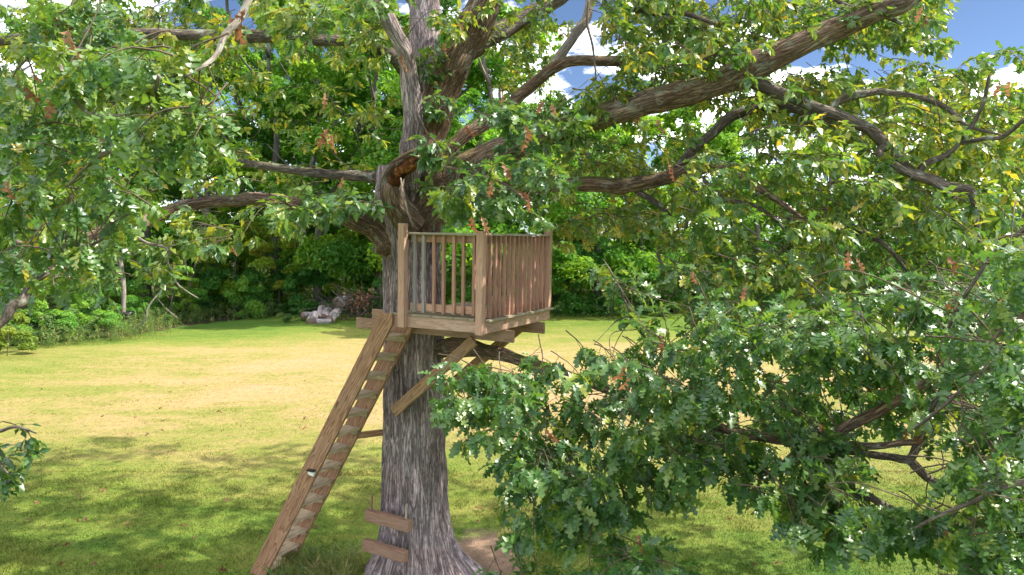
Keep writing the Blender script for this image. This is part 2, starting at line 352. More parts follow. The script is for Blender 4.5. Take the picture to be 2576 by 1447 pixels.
Vs, ts = zip(blades(150000, 8.3, 13.5, .038, .006), blades(90000, 13.5, 27, .026, .009))
V = np.concatenate(Vs); t = np.concatenate(ts)
gr = np_obj("grass", V, np.arange(len(V)).reshape(-1, 3), M_LAWN, attrs={'tint': t})
tag(gr, "short mown grass blades covering the lawn", kind="stuff")

# ------------------------------------------------------------------ leaf templates
def leaf_template(level, r, long=1.0):
    """lobed oak leaf, base at origin, +X to the tip, +Z upper face; returns V, F(tri)"""
    if level == 0:
        half = [(0, .012), (.10, .03), (.17, .10), (.21, .20), (.27, .19), (.30, .07), (.37, .08), (.42, .25), (.46, .31), (.53, .27), (.53, .09), (.60, .09), (.66, .25), (.71, .30), (.76, .23), (.76, .08), (.81, .08), (.87, .16), (.92, .15), (.92, .06), (1, 0)]
    elif level == 1:
        half = [(0, .012), (.14, .05), (.22, .21), (.31, .07), (.44, .31), (.55, .09), (.69, .30), (.78, .08), (.88, .16), (1, 0)]
    elif level == 2:
        half = [(0, .03), (.30, .24), (.42, .08), (.62, .28), (1, 0)]
    else:
        half = [(0, .03), (.45, .24), (1, 0)]
    V = []; F = []; fold = r.uniform(.12, .5); droop = r.uniform(.1, .6); tw = r.uniform(-.35, .35); wsc = r.uniform(.72, 1.05)
    def shape(x, w, side):
        z = -droop * x * x * .55 + abs(w) * fold + .06 * math.sin(x * 9 + side * 2) * abs(w) * 3
        y = side * w * wsc; z += tw * x * y
        return (x, y, z)
    n = len(half)
    pet = -.12
    for x, w in half: V.append(shape(x, 0, 0))
    for side in (1, -1):
        o = len(V)
        for x, w in half: V.append(shape(x + r.uniform(-.01, .01), w * r.uniform(.88, 1.1), side))
        for i in range(n - 1):
            a, b, c, d = i, i + 1, o + i + 1, o + i
            t1, t2 = (a, b, c), (a, c, d)
            if i == n - 2: t2 = t2; ts_ = [(a, b, d)] if False else [(a, b, d)]
            else: ts_ = [t1, t2]
            for q in ts_: F.append(q if side < 0 else q[::-1])
    # petiole
    o = len(V); V += [(pet, -.008, .02), (pet, .008, .02)]; F += [(0, o, o + 1)]
    V = np.array(V, float)
    return V, np.array(F, int)
TPL = [[leaf_template(l, random.Random(100 * l + k)) for k in range(5 if l < 2 else 4)] for l in range(4)]

def expand(mats, scale, tints, tpl_i, level):
    """mats (n,3,3) columns = leaf axes, pos folded separately"""
    pass
class Leaves:
    def __init__(s): s.P = []; s.X = []; s.Zn = []; s.S = []; s.T = []
    def add(s, P, X, Z, S, T): s.P.append(P); s.X.append(X); s.Zn.append(Z); s.S.append(S); s.T.append(T)
    def cat(s):
        return [np.concatenate(a) for a in (s.P, s.X, s.Zn, s.S, s.T)]
def basis(X, Z):
    X = nrm(X); Y = nrm(np.cross(Z, X)); Z = np.cross(X, Y)
    return np.stack([X, Y, Z], -1)      # columns
def build_leaves(P, X, Z, S, T, level, seed=1):
    B = basis(X, Z); r = np.random.default_rng(seed); k = r.integers(0, len(TPL[level]), len(P))
    Vo, Fo, To = [], [], []; off = 0
    for j, (tv, tf) in enumerate(TPL[level]):
        m = k == j; n = int(m.sum())
        if not n: continue
        VV = np.einsum('nij,vj->nvi', B[m], tv) * S[m][:, None, None] + P[m][:, None, :]
        FF = tf[None] + (np.arange(n) * len(tv))[:, None, None] + off
        Vo.append(VV.reshape(-1, 3)); Fo.append(FF.reshape(-1, 3)); To.append(np.repeat(T[m], len(tv))); off += n * len(tv)
    return np.concatenate(Vo), np.concatenate(Fo), np.concatenate(To)

# ------------------------------------------------------------------ tubes
def spline(pts, per=8):
    P = np.asarray(pts, float); n = len(P)
    if n < 3:
        t = np.linspace(0, 1, per + 1)[:, None]; return P[0] * (1 - t) + P[-1] * t
    E = np.vstack([2 * P[0] - P[1], P, 2 * P[-1] - P[-2]]); out = []
    for i in range(n - 1):
        p0, p1, p2, p3 = E[i:i + 4]
        for t in np.arange(per) / per:
            out.append(.5 * ((2 * p1) + (-p0 + p2) * t + (2 * p0 - 5 * p1 + 4 * p2 - p3) * t**2 + (-p0 + 3 * p1 - 3 * p2 + p3) * t**3))
    out.append(P[-1]); return np.array(out)
def tube(path, rad, sides=12, rough=0.0, seed=0.0, cap=True):
    path = np.asarray(path, float); n = len(path)
    T = nrm(np.gradient(path, axis=0)); up = np.array([0, 0, 1.]) if abs(T[0][2]) < .9 else np.array([0, 1., 0])
    A = np.zeros_like(T); a = nrm(np.cross(T[0], up)); 
    for i in range(n):
        a = nrm(a - T[i] * np.dot(a, T[i])); A[i] = a
    Bv = np.cross(T, A)
    th = np.linspace(0, 2 * np.pi, sides, endpoint=False)
    L = np.concatenate([[0], np.cumsum(np.linalg.norm(np.diff(path, axis=0), axis=1))])
    c, s = np.cos(th), np.sin(th); rad = np.asarray(rad, float)
    RR = rad[:, None] * np.ones(sides)[None]
    bx = rad[:, None] * c[None] ; by = rad[:, None] * s[None]; bz = np.repeat(L[:, None], sides, 1)
    if rough:
        f = fbm(bx * 5 + seed, by * 5, bz * 2.2 + seed, 3) - .5
        RR = RR * (1 + rough * f * 1.6)
    V = path[:, None, :] + RR[..., None] * (c[None, :, None] * A[:, None, :] + s[None, :, None] * Bv[:, None, :])
    bark = np.stack([bx + seed, by, bz + seed * 3], -1).reshape(-1, 3)
    idx = np.arange(n * sides).reshape(n, sides); j = np.roll(idx, -1, 1)
    F = np.stack([idx[:-1], j[:-1], j[1:], idx[1:]], -1).reshape(-1, 4)
    V = V.reshape(-1, 3)
    if cap:
        V = np.vstack([V, path[0], path[-1]]); bark = np.vstack([bark, bark[0], bark[-1]])
        a0, a1 = n * sides, n * sides + 1
        F = np.vstack([F, np.stack([j[0], idx[0], np.full(sides, a0), np.full(sides, a0)], -1)[:0]])
        F3 = np.vstack([np.stack([idx[0], np.full(sides, a0), j[0]], -1), np.stack([idx[-1], j[-1], np.full(sides, a1)], -1)])
        F = np.vstack([np.stack([F[:, 0], F[:, 1], F[:, 2]], -1), np.stack([F[:, 0], F[:, 2], F[:, 3]], -1), F3])
    else:
        F = np.vstack([np.stack([F[:, 0], F[:, 1], F[:, 2]], -1), np.stack([F[:, 0], F[:, 2], F[:, 3]], -1)])
    return V, F, bark
class Tubes:
    def __init__(s): s.V = []; s.F = []; s.B = []; s.o = 0
    def add(s, V, F, B): s.V.append(V); s.F.append(F + s.o); s.B.append(B); s.o += len(V)
    def obj(s, name, mat, parent=None):
        return np_obj(name, np.concatenate(s.V), np.concatenate(s.F), mat, parent, smooth=True, vec_attr=('bark', np.concatenate(s.B)))

# ------------------------------------------------------------------ oak: trunk
oak = empty("oak_tree", (TX, TY, 0), label="huge old oak holding the tree house, its grey trunk and long limbs filling the picture", cat="tree")
def under(o, root):
    """parent keeping world placement (root only translated)"""
    o.parent = root; o.location = Vector(o.location) - Vector(root.location); return o
def trunk_mesh():
    ns, nh = 300, 330
    zz = np.linspace(-.4, 5.45, nh); th = np.linspace(0, 2 * np.pi, ns, endpoint=False)
    Z, TH = np.meshgrid(zz, th, indexing='ij')
    base = .40 - .012 * np.clip(Z - 1, 0, 9)
    flare = .40 * np.exp(-np.clip(Z + .22, 0, 9) / .38) + .02 * np.exp(-np.clip(Z, 0, 9) / 1.3)
    lob = 1 + .30 * np.sin(TH * 5 + .8) * np.exp(-np.clip(Z, 0, 9) / .40) + .16 * np.sin(TH * 3 + 2.0) * np.exp(-np.clip(Z, 0, 9) / .7)
    R = base + flare * lob
    R *= 1 + .05 * np.sin(TH * 2 + Z * .5) + .03 * np.sin(TH * 4 + 1 - Z * .8) + .022 * np.sin(TH * 7 + Z * .6)
    # swelling under the fork
    R += .10 * np.exp(-((Z - 5.1) / .5)**2) + .035 * np.exp(-((Z - 3.45) / .3)**2) * (1 + np.cos(TH + .2))
    cx, cy, cz = np.cos(TH) * .41, np.sin(TH) * .41, Z
    w = (fbm(cx * 3, cy * 3, cz * 1.2, 2) - .5) * 1.1
    n1 = vnoise(cx * 14 + w * 3, cy * 14 + w * 3, cz * 1.1 + w * 2); n2 = vnoise(cx * 30 + 11, cy * 30 + w * 4, cz * 3.0 + 5)
    furrow = np.minimum(np.abs(n1 - .5) * 3.6, .62) + .45 * np.minimum(np.abs(n2 - .5) * 3.6, .6)
    R += .032 * (furrow - .55) + .02 * (fbm(cx * 4 + 3, cy * 4, cz * 2.0, 2) - .5)
    px = TX + .02 * np.sin(Z * .7); py = TY + .0 * Z
    V = np.stack([px + R * np.cos(TH), py + R * np.sin(TH), Z], -1).reshape(-1, 3)
    idx = np.arange(ns * nh).reshape(nh, ns); j = np.roll(idx, -1, 1)
    F = np.stack([idx[:-1], j[:-1], j[1:], idx[1:]], -1).reshape(-1, 4)
    return V, F, np.stack([cx * 1.0 + w.reshape(cx.shape) * .01, cy, cz], -1).reshape(-1, 3)
V, F, B = trunk_mesh(); V[:, 0] -= TX; V[:, 1] -= TY
tr = np_obj("trunk", V, F, M_TRUNK, oak, smooth=True, vec_attr=('bark', B))

# limbs: (image px, image py, distance, half width px) control points give the 3-D path
LIMBS = [
 (M_TRUNK, [(1050,590,9.66,58),(1052,440,9.85,46),(1062,280,10.15,38),(1066,120,10.35,37),(1064,0,10.5,36),(1058,-220,10.3,36),(1050,-520,10.5,28),(1040,-900,10.8,17)]),
 (M_LIMB, [(1056,600,9.55,54),(1058,480,9.5,46),(1068,370,9.45,42),(1095,270,9.4,42),(1145,150,9.3,42),(1200,40,9.2,40),(1250,-60,9.1,38),(1330,-250,9.,32),(1420,-500,8.8,24),(1480,-760,8.6,14)]),
 (M_TRUNK, [(1030,470,9.15,32),(1034,380,9.0,27),(1035,270,8.85,24),(1022,150,8.65,21),(985,55,8.4,20),(945,2,8.2,19),(880,-25,8.0,17),(800,-40,7.8,14),(700,-80,7.6,9)]),
 (M_LIMB, [(1060,540,9.5,52),(1130,455,9.3,42),(1210,412,9.15,38),(1290,375,9.0,36),(1400,325,8.8,33),(1500,298,8.6,33),(1650,255,8.4,33),(1800,205,8.2,32),(1950,140,8.,30),(2100,75,7.8,26),(2230,22,7.6,22),(2330,-25,7.5,17),(2450,-90,7.3,12),(2600,-150,7.1,7)]),
 (M_LIMB, [(1070,560,9.6,38),(1150,500,9.55,27),(1260,478,9.45,21),(1370,466,9.4,18),(1460,461,9.3,18),(1560,465,9.2,18),(1660,452,9.1,17),(1730,430,9.,16),(1800,424,8.9,11),(1860,440,8.8,9),(1950,500,8.6,7),(2030,560,8.4,4)]),
 (M_LIMBD, [(1680,450,9.08,13),(1730,390,9.,12),(1790,335,9.,12),(1850,290,9.,12),(1930,270,9.,11),(2010,280,8.9,10),(2080,300,8.8,8),(2140,330,8.7,5)]),
 (M_LIMBD, [(1860,190,8.15,18),(1930,222,8.1,15),(2000,250,8.0,14),(2090,285,7.9,13),(2180,320,7.8,13),(2230,370,7.8,12),(2290,430,7.7,12),(2370,462,7.6,11),(2440,487,7.5,9),(2455,560,7.4,6),(2470,640,7.3,3)]),
 (M_LIMBD, [(2085,283,7.9,9),(2110,255,7.9,9),(2171,234,7.8,8),(2229,231,7.8,7),(2326,247,7.7,6),(2384,278,7.7,6),(2430,316,7.6,4),(2520,340,7.5,2.5)]),
 (M_LIMBD, [(2310,440,7.7,9),(2330,408,7.7,7),(2384,390,7.6,6),(2422,347,7.5,5),(2470,270,7.4,4),(2490,190,7.3,3)]),
 (M_LIMBD, [(2225,366,7.8,9),(2214,388,7.75,8),(2287,436,7.6,7),(2345,459,7.5,6),(2403,501,7.4,4)]),
 (M_LIMBD, [(2420,360,7.5,5),(2480,350,7.3,5),(2523,345,7.2,5),(2580,300,7.0,4)]),
 (M_LIMB, [(1075,430,9.8,22),(1150,360,9.9,18),(1230,300,10,16),(1290,258,10,15),(1345,213,10,15),(1390,173,9.9,14),(1440,155,9.8,13),(1540,158,9.7,13),(1640,166,9.6,12),(1720,190,9.5,11),(1800,215,9.4,8),(1860,215,9.3,5)]),
 (M_PALE, [(1385,178,9.95,13),(1420,130,10,12),(1450,80,10.1,12),(1475,40,10.2,11),(1500,-30,10.3,10),(1540,-140,10.5,6)]),
 (M_LIMBD, [(1090,240,9.9,28),(1130,165,10,25),(1190,122,10.2,24),(1270,72,10.4,22),(1345,28,10.6,20),(1410,-10,10.7,16),(1520,-80,10.9,10)]),
 (M_LIMBD, [(1050,240,9.9,17),(1000,150,9.85,15),(930,114,9.8,13),(800,98,9.6,14),(680,92,9.4,14),(560,88,9.2,13),(430,85,9.,12),(280,88,8.8,12),(150,92,8.6,12),(50,100,8.4,11),(-60,110,8.2,9)]),
 (M_LIMBD, [(1030,470,9.7,22),(960,450,9.75,15),(880,440,9.8,12),(760,430,10,11),(600,412,10.2,10),(500,408,10.3,9),(400,400,10.4,8),(300,380,10.5,5)]),
 (M_LIMB, [(1040,720,9.65,40),(1000,655,9.6,36),(970,605,9.5,32),(930,570,9.4,28),(870,545,9.2,25),(780,520,8.9,19),(680,505,8.6,16),(600,505,8.4,15),(500,515,8.1,14),(420,535,7.9,13),(330,570,7.6,14),(240,590,7.3,12),(130,602,7.,9),(40,610,6.8,7)]),
 (M_PALE, [(318,575,7.6,4),(367,610,7.6,3.4),(418,625,7.6,3),(422,662,7.6,2.6),(435,691,7.6,2.5),(403,735,7.55,2.2),(374,772,7.5,2),(367,801,7.5,1.8),(339,831,7.5,1.1)]),
 (M_PALE, [(415,626,7.6,2.2),(440,617,7.6,2),(460,616,7.6,1.8),(466,660,7.65,1.5),(474,700,7.7,1)]),
 (M_PALE, [(434,688,7.6,2.2),(445,712,7.6,2),(462,728,7.6,1.7),(499,750,7.6,1)]),
 (M_PALE, [(394,748,7.55,1.6),(420,778,7.5,1.2),(450,803,7.5,.9)]),
 (M_LIMBD, [(-60,850,4.7,10),(0,808,4.8,9),(30,775,4.85,9),(55,753,4.9,9),(84,713,5,8),(139,673,5.1,7),(190,640,5.2,5),(260,600,5.3,3)]),
 (M_PALE, [(640,-40,4.1,9),(612,35,4.05,8),(590,65,4.,8),(560,100,3.95,7),(540,140,3.9,6),(515,165,3.85,5),(470,190,3.8,3)]),
 (M_TWIG, [(400,190,3.6,4),(382,255,3.7,4),(370,320,3.8,4),(336,355,3.9,4),(270,386,4.,4),(216,420,4.1,3.5),(166,470,4.2,3)]),
 (M_PALE, [(150,160,4.,2.5),(166,200,4.,3),(200,266,4.,3.5),(247,293,4.,3.5),(310,288,3.9,3),(375,270,3.8,2.5)]),
 (M_LIMB, [(1060,900,9.65,30),(1110,880,9.5,27),(1170,872,9.2,22),(1240,885,8.8,17),(1320,908,8.3,15),(1450,955,7.6,14),(1600,1008,7.,13),(1763,1062,6.4,12),(1888,1092,6.,12),(2028,1110,5.6,11),(2180,1120,5.3,9),(2320,1110,5.,7)]),
 (M_LIMB, [(1958,1199,5.6,8),(1978,1159,5.6,9),(2028,1124,5.55,11),(2088,1094,5.5,12),(2138,1074,5.45,12),(2218,1029,5.4,11),(2330,960,5.3,11),(2450,870,5.2,10),(2600,780,5.,9)]),
 (M_LIMBD, [(2145,1150,5.5,7),(2143,1200,5.4,9),(2135,1232,5.35,10),(2068,1227,5.3,8),(2000,1235,5.2,5)]),
 (M_LIMBD, [(2125,1232,5.35,9),(2175,1245,5.3,9),(2213,1264,5.2,8),(2290,1300,5.1,6),(2380,1320,5.,4)]),
 (M_LIMBD, [(2050,1126,5.6,8),(2150,1140,5.4,8),(2238,1152,5.3,8),(2288,1158,5.2,9),(2315,1184,5.1,9),(2343,1209,5.1,8),(2390,1230,5.,8),(2480,1265,4.9,6)]),
 (M_LIMBD, [(2285,1160,5.2,8),(2305,1130,5.2,9),(2320,1080,5.2,8),(2360,1000,5.1,6)]),
 (M_LIMBD, [(1560,995,7.1,6),(1640,900,6.8,5),(1600,820,6.5,4),(1560,730,6.3,3),(1530,670,6.2,2)]),
 (M_LIMBD, [(1600,480,9.2,8),(1650,510,9.1,8),(1680,540,9.05,7),(1705,580,9,6),(1660,570,8.9,5),(1655,640,8.8,4),(1690,700,8.7,2.5),(1720,740,8.6,1.5)]),
 (M_LIMBD, [(1760,445,8.95,8),(1800,490,8.9,7),(1830,505,8.8,6),(1900,520,8.7,5),(1960,560,8.6,4)]),
 (M_LIMBD, [(2040,500,8.6,7),(2090,540,8.5,7),(2150,570,8.4,7),(2220,610,8.2,5),(2290,690,8,3)]),
 (M_LIMBD, [(1540,-20,9.,9),(1600,20,8.9,8),(1650,30,8.8,7),(1720,35,8.7,6),(1800,60,8.6,4)]),
 (M_LIMBD, [(1700,190,9.5,7),(1780,150,9.4,7),(1850,120,9.3,6),(1910,100,9.2,4)]),
 (M_LIMBD, [(2060,-40,8.4,5),(2120,10,8.3,5),(2200,30,8.2,5),(2270,60,8.1,4)]),
 (M_TWIG, [(1120,420,7.6,3),(1210,440,7.2,3),(1280,470,6.9,2.5),(1340,520,6.7,2)]),
 (M_TWIG, [(1480,1,8.,3),(1478,60,8.,3),(1492,120,8.,2.5),(1500,200,8.,2)]),
 (M_LIMBD, [(2600,560,4.2,6),(2500,640,4.4,5),(2420,760,4.5,4),(2360,880,4.6,3)]),
 (M_LIMBD, [(2640,840,3.9,7),(2520,900,4.,6),(2400,1000,4.1,4),(2300,1080,4.2,3)]),
 (M_LIMBD, [(2640,1200,3.6,7),(2520,1230,3.7,6),(2400,1280,3.8,4),(2300,1330,4,3)]),
 (M_LIMBD, [(-120,1040,7.2,5),(-20,1085,7.,4),(40,1075,6.9,3),(90,1090,6.9,2)]),
 (M_LIMBD, [(-60,1060,7.1,4),(-10,1150,7.,3),(20,1190,6.9,2)]),
]
SK = []     # skeleton points for twigs
for i, (mat, pts) in enumerate(LIMBS):
    P = np.array([at(a, b, Y) for a, b, Y, r in pts]); r = np.array([rr / FPX * np.linalg.norm(p - np.array([0, 0, CAM_H])) * .985 for p, (a, b, Y, rr) in zip(P, pts)])
    C4 = spline(np.column_stack([P, r]), 8); path = C4[:, :3]; rad = np.clip(C4[:, 3], .003, 1)
    d = np.linalg.norm(path[-1] - path[0]); big = rad.max() > .12
    # natural crookedness
    k = np.arange(len(path)); wob = np.stack([fbm(k * .13 + i * 3.1, k * 0. + 1.5, k * 0. + j, 2) - .5 for j in range(3)], -1)
    env = np.minimum(1, k / 6.)[:, None]
    path = path + wob * env * np.minimum(rad, .05)[:, None] * 1.5
    rad = rad * (1 + .16 * (fbm(k * .22 + i * 5.3, k * 0. + .5, k * 0., 2) - .5) * 2)
    if big:
        for q in range(5):
            kk = ((i * 37 + q * 53) % len(path)); rad = rad * (1 + (.10 + .05 * (q % 2)) * np.exp(-((k - kk) / 1.3)**2))
    V, F, B = tube(path, rad, 40 if big else 14, .34 if big else .2, seed=i * 1.7)
    V = V - np.array([TX, TY, 0]); o = np_obj("limb", V, F, mat, oak, smooth=True, vec_attr=('bark', B))
    if mat is M_PALE and rad.max() < .04: o['label'] = "bare pale twig"
    SK.append(path[::3])
SKP = np.concatenate(SK)
# broken hollow stub with decayed heartwood
def stub():
    pts = [at(1035, 560, 9.35), at(1000, 520, 9.1), at(985, 470, 8.9), at(1000, 432, 8.78), at(1032, 408, 8.7), at(1060, 392, 8.66)]
    path = spline(pts, 6); L = np.linspace(0, 1, len(path)); rad = np.interp(L, [0, .3, .6, 1], [.20, .15, .13, .105])
    V, F, B = tube(path, rad, 26, .35, 5.5, cap=False)
    return V, F, B, path, rad
V, F, B, sp, sr = stub()
# open the underside of the outer half: carve a lens-shaped hollow
nP = len(sp); sd = 26; keepf = []
Vr = V.copy()
for i in range(nP):
    u = i / (nP - 1)
    if u < .48: continue
    for j in range(sd):
        q = i * sd + j; d = Vr[q] - sp[i]
        facing = np.dot(d / np.linalg.norm(d), nrm(np.array([.45, -.75, -.5])))
        if facing > .25: V[q] = sp[i] + d * (.55 if facing < .5 else -.25)
st = np_obj("broken_limb", V - np.array([TX, TY, 0]), F, M_LIMB, oak, smooth=True, vec_attr=('bark', B)); st['label'] = "broken lichened stub"
V2, F2, B2 = tube(sp[int(nP * .46):], sr[int(nP * .46):] * .62, 14, .5, 2.2)
np_obj("decayed_hollow", V2 - np.array([TX, TY, 0]) + np.array([.02, -.03, -.015]), F2, M_DECAY, oak)['label'] = "rotten orange brown heartwood"

# ------------------------------------------------------------------ oak: foliage
LV = Leaves(); TW = Tubes()
twig_count = [0]
def pip(poly, x, y):
    c = False; n = len(poly); j = n - 1
    for i in range(n):
        xi, yi = poly[i]; xj, yj = poly[j]
        if (yi > y) != (yj > y) and x < (xj - xi) * (y - yi) / (yj - yi) + xi: c = not c
        j = i
    return c
def branchlet(base, d, length, nclus, size, tint, droop=.35, r=rng, twigs=True, lod=0):
    """a drooping leafy shoot: clusters of leaves along and at the end of a thin twig"""
    d = nrm(np.asarray(d, float)); side = nrm(np.cross(d, [0, 0, 1.]) + 1e-6)
    n = 6; pts = [np.array(base)]; cur = d.copy()
    for i in range(n):
        cur = nrm(cur + np.array([0, 0, -droop * .22]) + r.normal(size=3) * .12); pts.append(pts[-1] + cur * length / n)
    pts = np.array(pts)
    if twigs: TW.add(*tube(pts, np.linspace(.006, .0025, len(pts)), 4, cap=False)); twig_count[0] += 1
    for c in range(nclus):
        f = 1 - c * .72 / max(1, nclus - 1) if nclus > 1 else 1.0
        k = f * (len(pts) - 1); i0 = min(int(k), len(pts) - 2); q = pts[i0] + (pts[i0 + 1] - pts[i0]) * (k - i0)
        td = nrm(pts[i0 + 1] - pts[i0])
        if c > 0:
            sd = nrm(side * (1 if c % 2 else -1) + td * .7 + r.normal(size=3) * .3); ln = r.uniform(.10, .24) * length / .5
            e = q + sd * ln + np.array([0, 0, -ln * .25])
            if twigs: TW.add(*tube(np.array([q, (q + e) / 2 + [0, 0, .01], e]), [.003, .0025, .002], 3, cap=False))
            q = e; td = nrm(sd + [0, 0, -.3])
        m = r.integers(6, 11)
        th = r.uniform(0, 2 * np.pi) + np.arange(m) * 2.4 + r.normal(size=m) * .3
        a = nrm(np.cross(td, [0.01, 0, 1.])); b = np.cross(a, td)
        spread = r.uniform(.55, 1.35, m)
        X = td[None] * np.cos(spread)[:, None] + np.sin(spread)[:, None] * (a[None] * np.cos(th)[:, None] + b[None] * np.sin(th)[:, None] * .65)
        X[:, 2] -= r.uniform(.1, .55, m); X = nrm(X)
        Z = nrm(np.array([0, 0, 1.])[None] * 1.0 + r.normal(size=(m, 3)) * .55 + X * .15)
        P = q[None] + X * .02 - td[None] * (r.uniform(0, .06, m)[:, None])
        S = size * .93 * r.uniform(.6, 1.2, m)
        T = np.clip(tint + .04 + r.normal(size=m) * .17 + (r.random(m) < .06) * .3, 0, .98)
        LV.add(P, X, Z, S, T)
def region(poly, ylo, yhi, count, size=.17, tint=.35, clump=.0, nclus=4, length=.5, out=None, droop=.35, link_=True, yfun=None, seed=0):
    r = np.random.default_rng(1000 + seed); xs = [p[0] for p in poly]; ys = [p[1] for p in poly]; n = 0; tries = 0
    while n < count and tries < count * 40:
        tries += 1
        x = r.uniform(min(xs), max(xs)); y = r.uniform(min(ys), max(ys))
        if not pip(poly, x, y): continue
        Y = r.uniform(ylo, yhi)
        P = at(x, y, Y)
        if clump:
            v = fbm(np.array([P[0] * 1.1 + seed]), np.array([P[1] * 1.1]), np.array([P[2] * 1.4]), 2)[0]
            if v < .5 + (r.random() - .5) * .3 and r.random() < clump: continue
        d = out if out is not None else np.array([P[0] - TX, (P[1] - TY) * .6, 0])
        d = nrm(np.array(d, float)) + r.normal(size=3) * .55 + np.array([0, 0, .12])
        d = nrm(d); L = length * r.uniform(.7, 1.2)
        base = P - d * L * .8
        branchlet(base, d, L, nclus, size, tint + r.normal() * .06, droop, r)
        if link_:
            dd = np.linalg.norm(SKP - base, axis=1); k = int(np.argsort(dd)[r.integers(0, 5)])
            if dd[k] < .95 and r.random() < .5:
                e = SKP[k]; m = (base + e) / 2 + r.normal(size=3) * .12 * dd[k] + np.array([0, 0, .08 * dd[k]])
                TW.add(*tube(spline([e, m, base], 5), np.linspace(.004 + .002 * dd[k], .003, 11), 4, cap=False))
        n += 1
# lower right mass
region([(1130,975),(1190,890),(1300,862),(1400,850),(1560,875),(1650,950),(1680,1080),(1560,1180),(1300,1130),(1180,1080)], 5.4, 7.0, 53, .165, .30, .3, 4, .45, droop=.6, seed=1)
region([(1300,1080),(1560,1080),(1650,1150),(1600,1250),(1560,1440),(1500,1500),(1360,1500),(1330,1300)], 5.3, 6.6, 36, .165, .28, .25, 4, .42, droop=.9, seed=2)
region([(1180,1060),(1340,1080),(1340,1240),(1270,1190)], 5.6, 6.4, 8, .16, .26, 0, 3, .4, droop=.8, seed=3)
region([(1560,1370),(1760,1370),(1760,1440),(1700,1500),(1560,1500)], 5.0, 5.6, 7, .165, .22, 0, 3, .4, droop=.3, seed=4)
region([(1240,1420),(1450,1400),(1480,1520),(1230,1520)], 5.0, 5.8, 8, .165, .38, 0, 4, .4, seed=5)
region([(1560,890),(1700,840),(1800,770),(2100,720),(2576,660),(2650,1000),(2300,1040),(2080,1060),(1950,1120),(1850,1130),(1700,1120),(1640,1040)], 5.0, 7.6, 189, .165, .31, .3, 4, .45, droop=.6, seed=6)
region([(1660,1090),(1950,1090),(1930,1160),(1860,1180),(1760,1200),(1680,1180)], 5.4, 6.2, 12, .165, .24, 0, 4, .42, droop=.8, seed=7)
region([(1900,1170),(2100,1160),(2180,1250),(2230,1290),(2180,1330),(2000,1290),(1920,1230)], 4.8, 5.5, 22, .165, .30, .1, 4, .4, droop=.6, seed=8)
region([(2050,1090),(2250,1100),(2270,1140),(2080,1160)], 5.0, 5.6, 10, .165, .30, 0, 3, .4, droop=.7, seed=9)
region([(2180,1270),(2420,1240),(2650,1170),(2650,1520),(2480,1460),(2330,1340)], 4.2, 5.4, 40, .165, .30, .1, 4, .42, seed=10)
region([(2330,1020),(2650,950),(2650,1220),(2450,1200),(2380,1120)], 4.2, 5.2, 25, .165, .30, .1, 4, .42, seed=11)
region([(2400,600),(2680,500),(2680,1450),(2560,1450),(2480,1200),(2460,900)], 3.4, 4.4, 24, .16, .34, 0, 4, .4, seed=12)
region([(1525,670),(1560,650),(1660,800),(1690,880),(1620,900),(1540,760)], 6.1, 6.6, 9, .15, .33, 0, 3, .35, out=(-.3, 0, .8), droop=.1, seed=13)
# upper right; raised tint, as in other high regions, paints in backlit yellow-green
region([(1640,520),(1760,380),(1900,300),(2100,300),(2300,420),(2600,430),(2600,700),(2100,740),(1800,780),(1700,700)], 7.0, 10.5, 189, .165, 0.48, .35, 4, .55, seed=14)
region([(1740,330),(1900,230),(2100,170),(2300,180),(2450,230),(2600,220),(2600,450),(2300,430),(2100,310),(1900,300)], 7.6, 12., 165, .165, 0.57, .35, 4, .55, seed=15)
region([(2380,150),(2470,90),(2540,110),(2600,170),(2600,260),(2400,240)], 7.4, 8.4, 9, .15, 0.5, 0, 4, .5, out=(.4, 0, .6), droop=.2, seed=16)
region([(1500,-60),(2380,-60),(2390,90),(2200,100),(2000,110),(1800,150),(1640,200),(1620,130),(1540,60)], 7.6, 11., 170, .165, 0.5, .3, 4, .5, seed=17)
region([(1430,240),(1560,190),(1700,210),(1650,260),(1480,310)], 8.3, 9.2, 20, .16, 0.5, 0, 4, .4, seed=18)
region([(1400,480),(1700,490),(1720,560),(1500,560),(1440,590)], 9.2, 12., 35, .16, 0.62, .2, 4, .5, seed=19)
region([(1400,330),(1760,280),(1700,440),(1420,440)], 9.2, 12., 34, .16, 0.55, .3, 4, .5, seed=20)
# centre
region([(1090,450),(1400,320),(1440,390),(1400,530),(1200,535),(1110,510)], 6.6, 8.2, 23, .17, .36, .1, 4, .45, out=(.3, -.8, 0), seed=21)
region([(1045,120),(1120,110),(1110,330),(1050,330)], 8.95, 9.3, 9, .17, .33, 0, 4, .42, out=(0, -1, 0), seed=22)
region([(1250,230),(1440,230),(1460,330),(1270,360)], 7.2, 9.0, 20, .17, .34, .1, 4, .45, out=(.2, -1, 0), seed=23)
region([(1080,330),(1200,330),(1150,470),(1080,480)], 7.6, 8.6, 6, .17, .38, 0, 4, .42, out=(0, -1, 0), seed=24)
region([(700,510),(900,430),(960,440),(930,500),(860,530),(700,550)], 7.4, 9.0, 16, .17, .34, .1, 4, .45, out=(-.3, -.8, 0), seed=25)
region([(1080,-40),(1500,-40),(1420,40),(1250,100),(1120,60)], 8., 11., 16, .16, 0.55, .2, 4, .5, seed=26)
region([(1560,150),(2000,110),(1850,230),(1600,300)], 9.4, 11.5, 34, .16, 0.46, 0, 4, .5, seed=37)
region([(1260,70),(1400,50),(1400,210),(1270,240)], 10.5, 12.5, 22, .16, .5, 0, 4, .5, seed=38)
region([(1850,190),(2350,120),(2450,240),(2100,290),(1900,260)], 9.5, 12.5, 60, .16, 0.55, .1, 4, .5, seed=39)
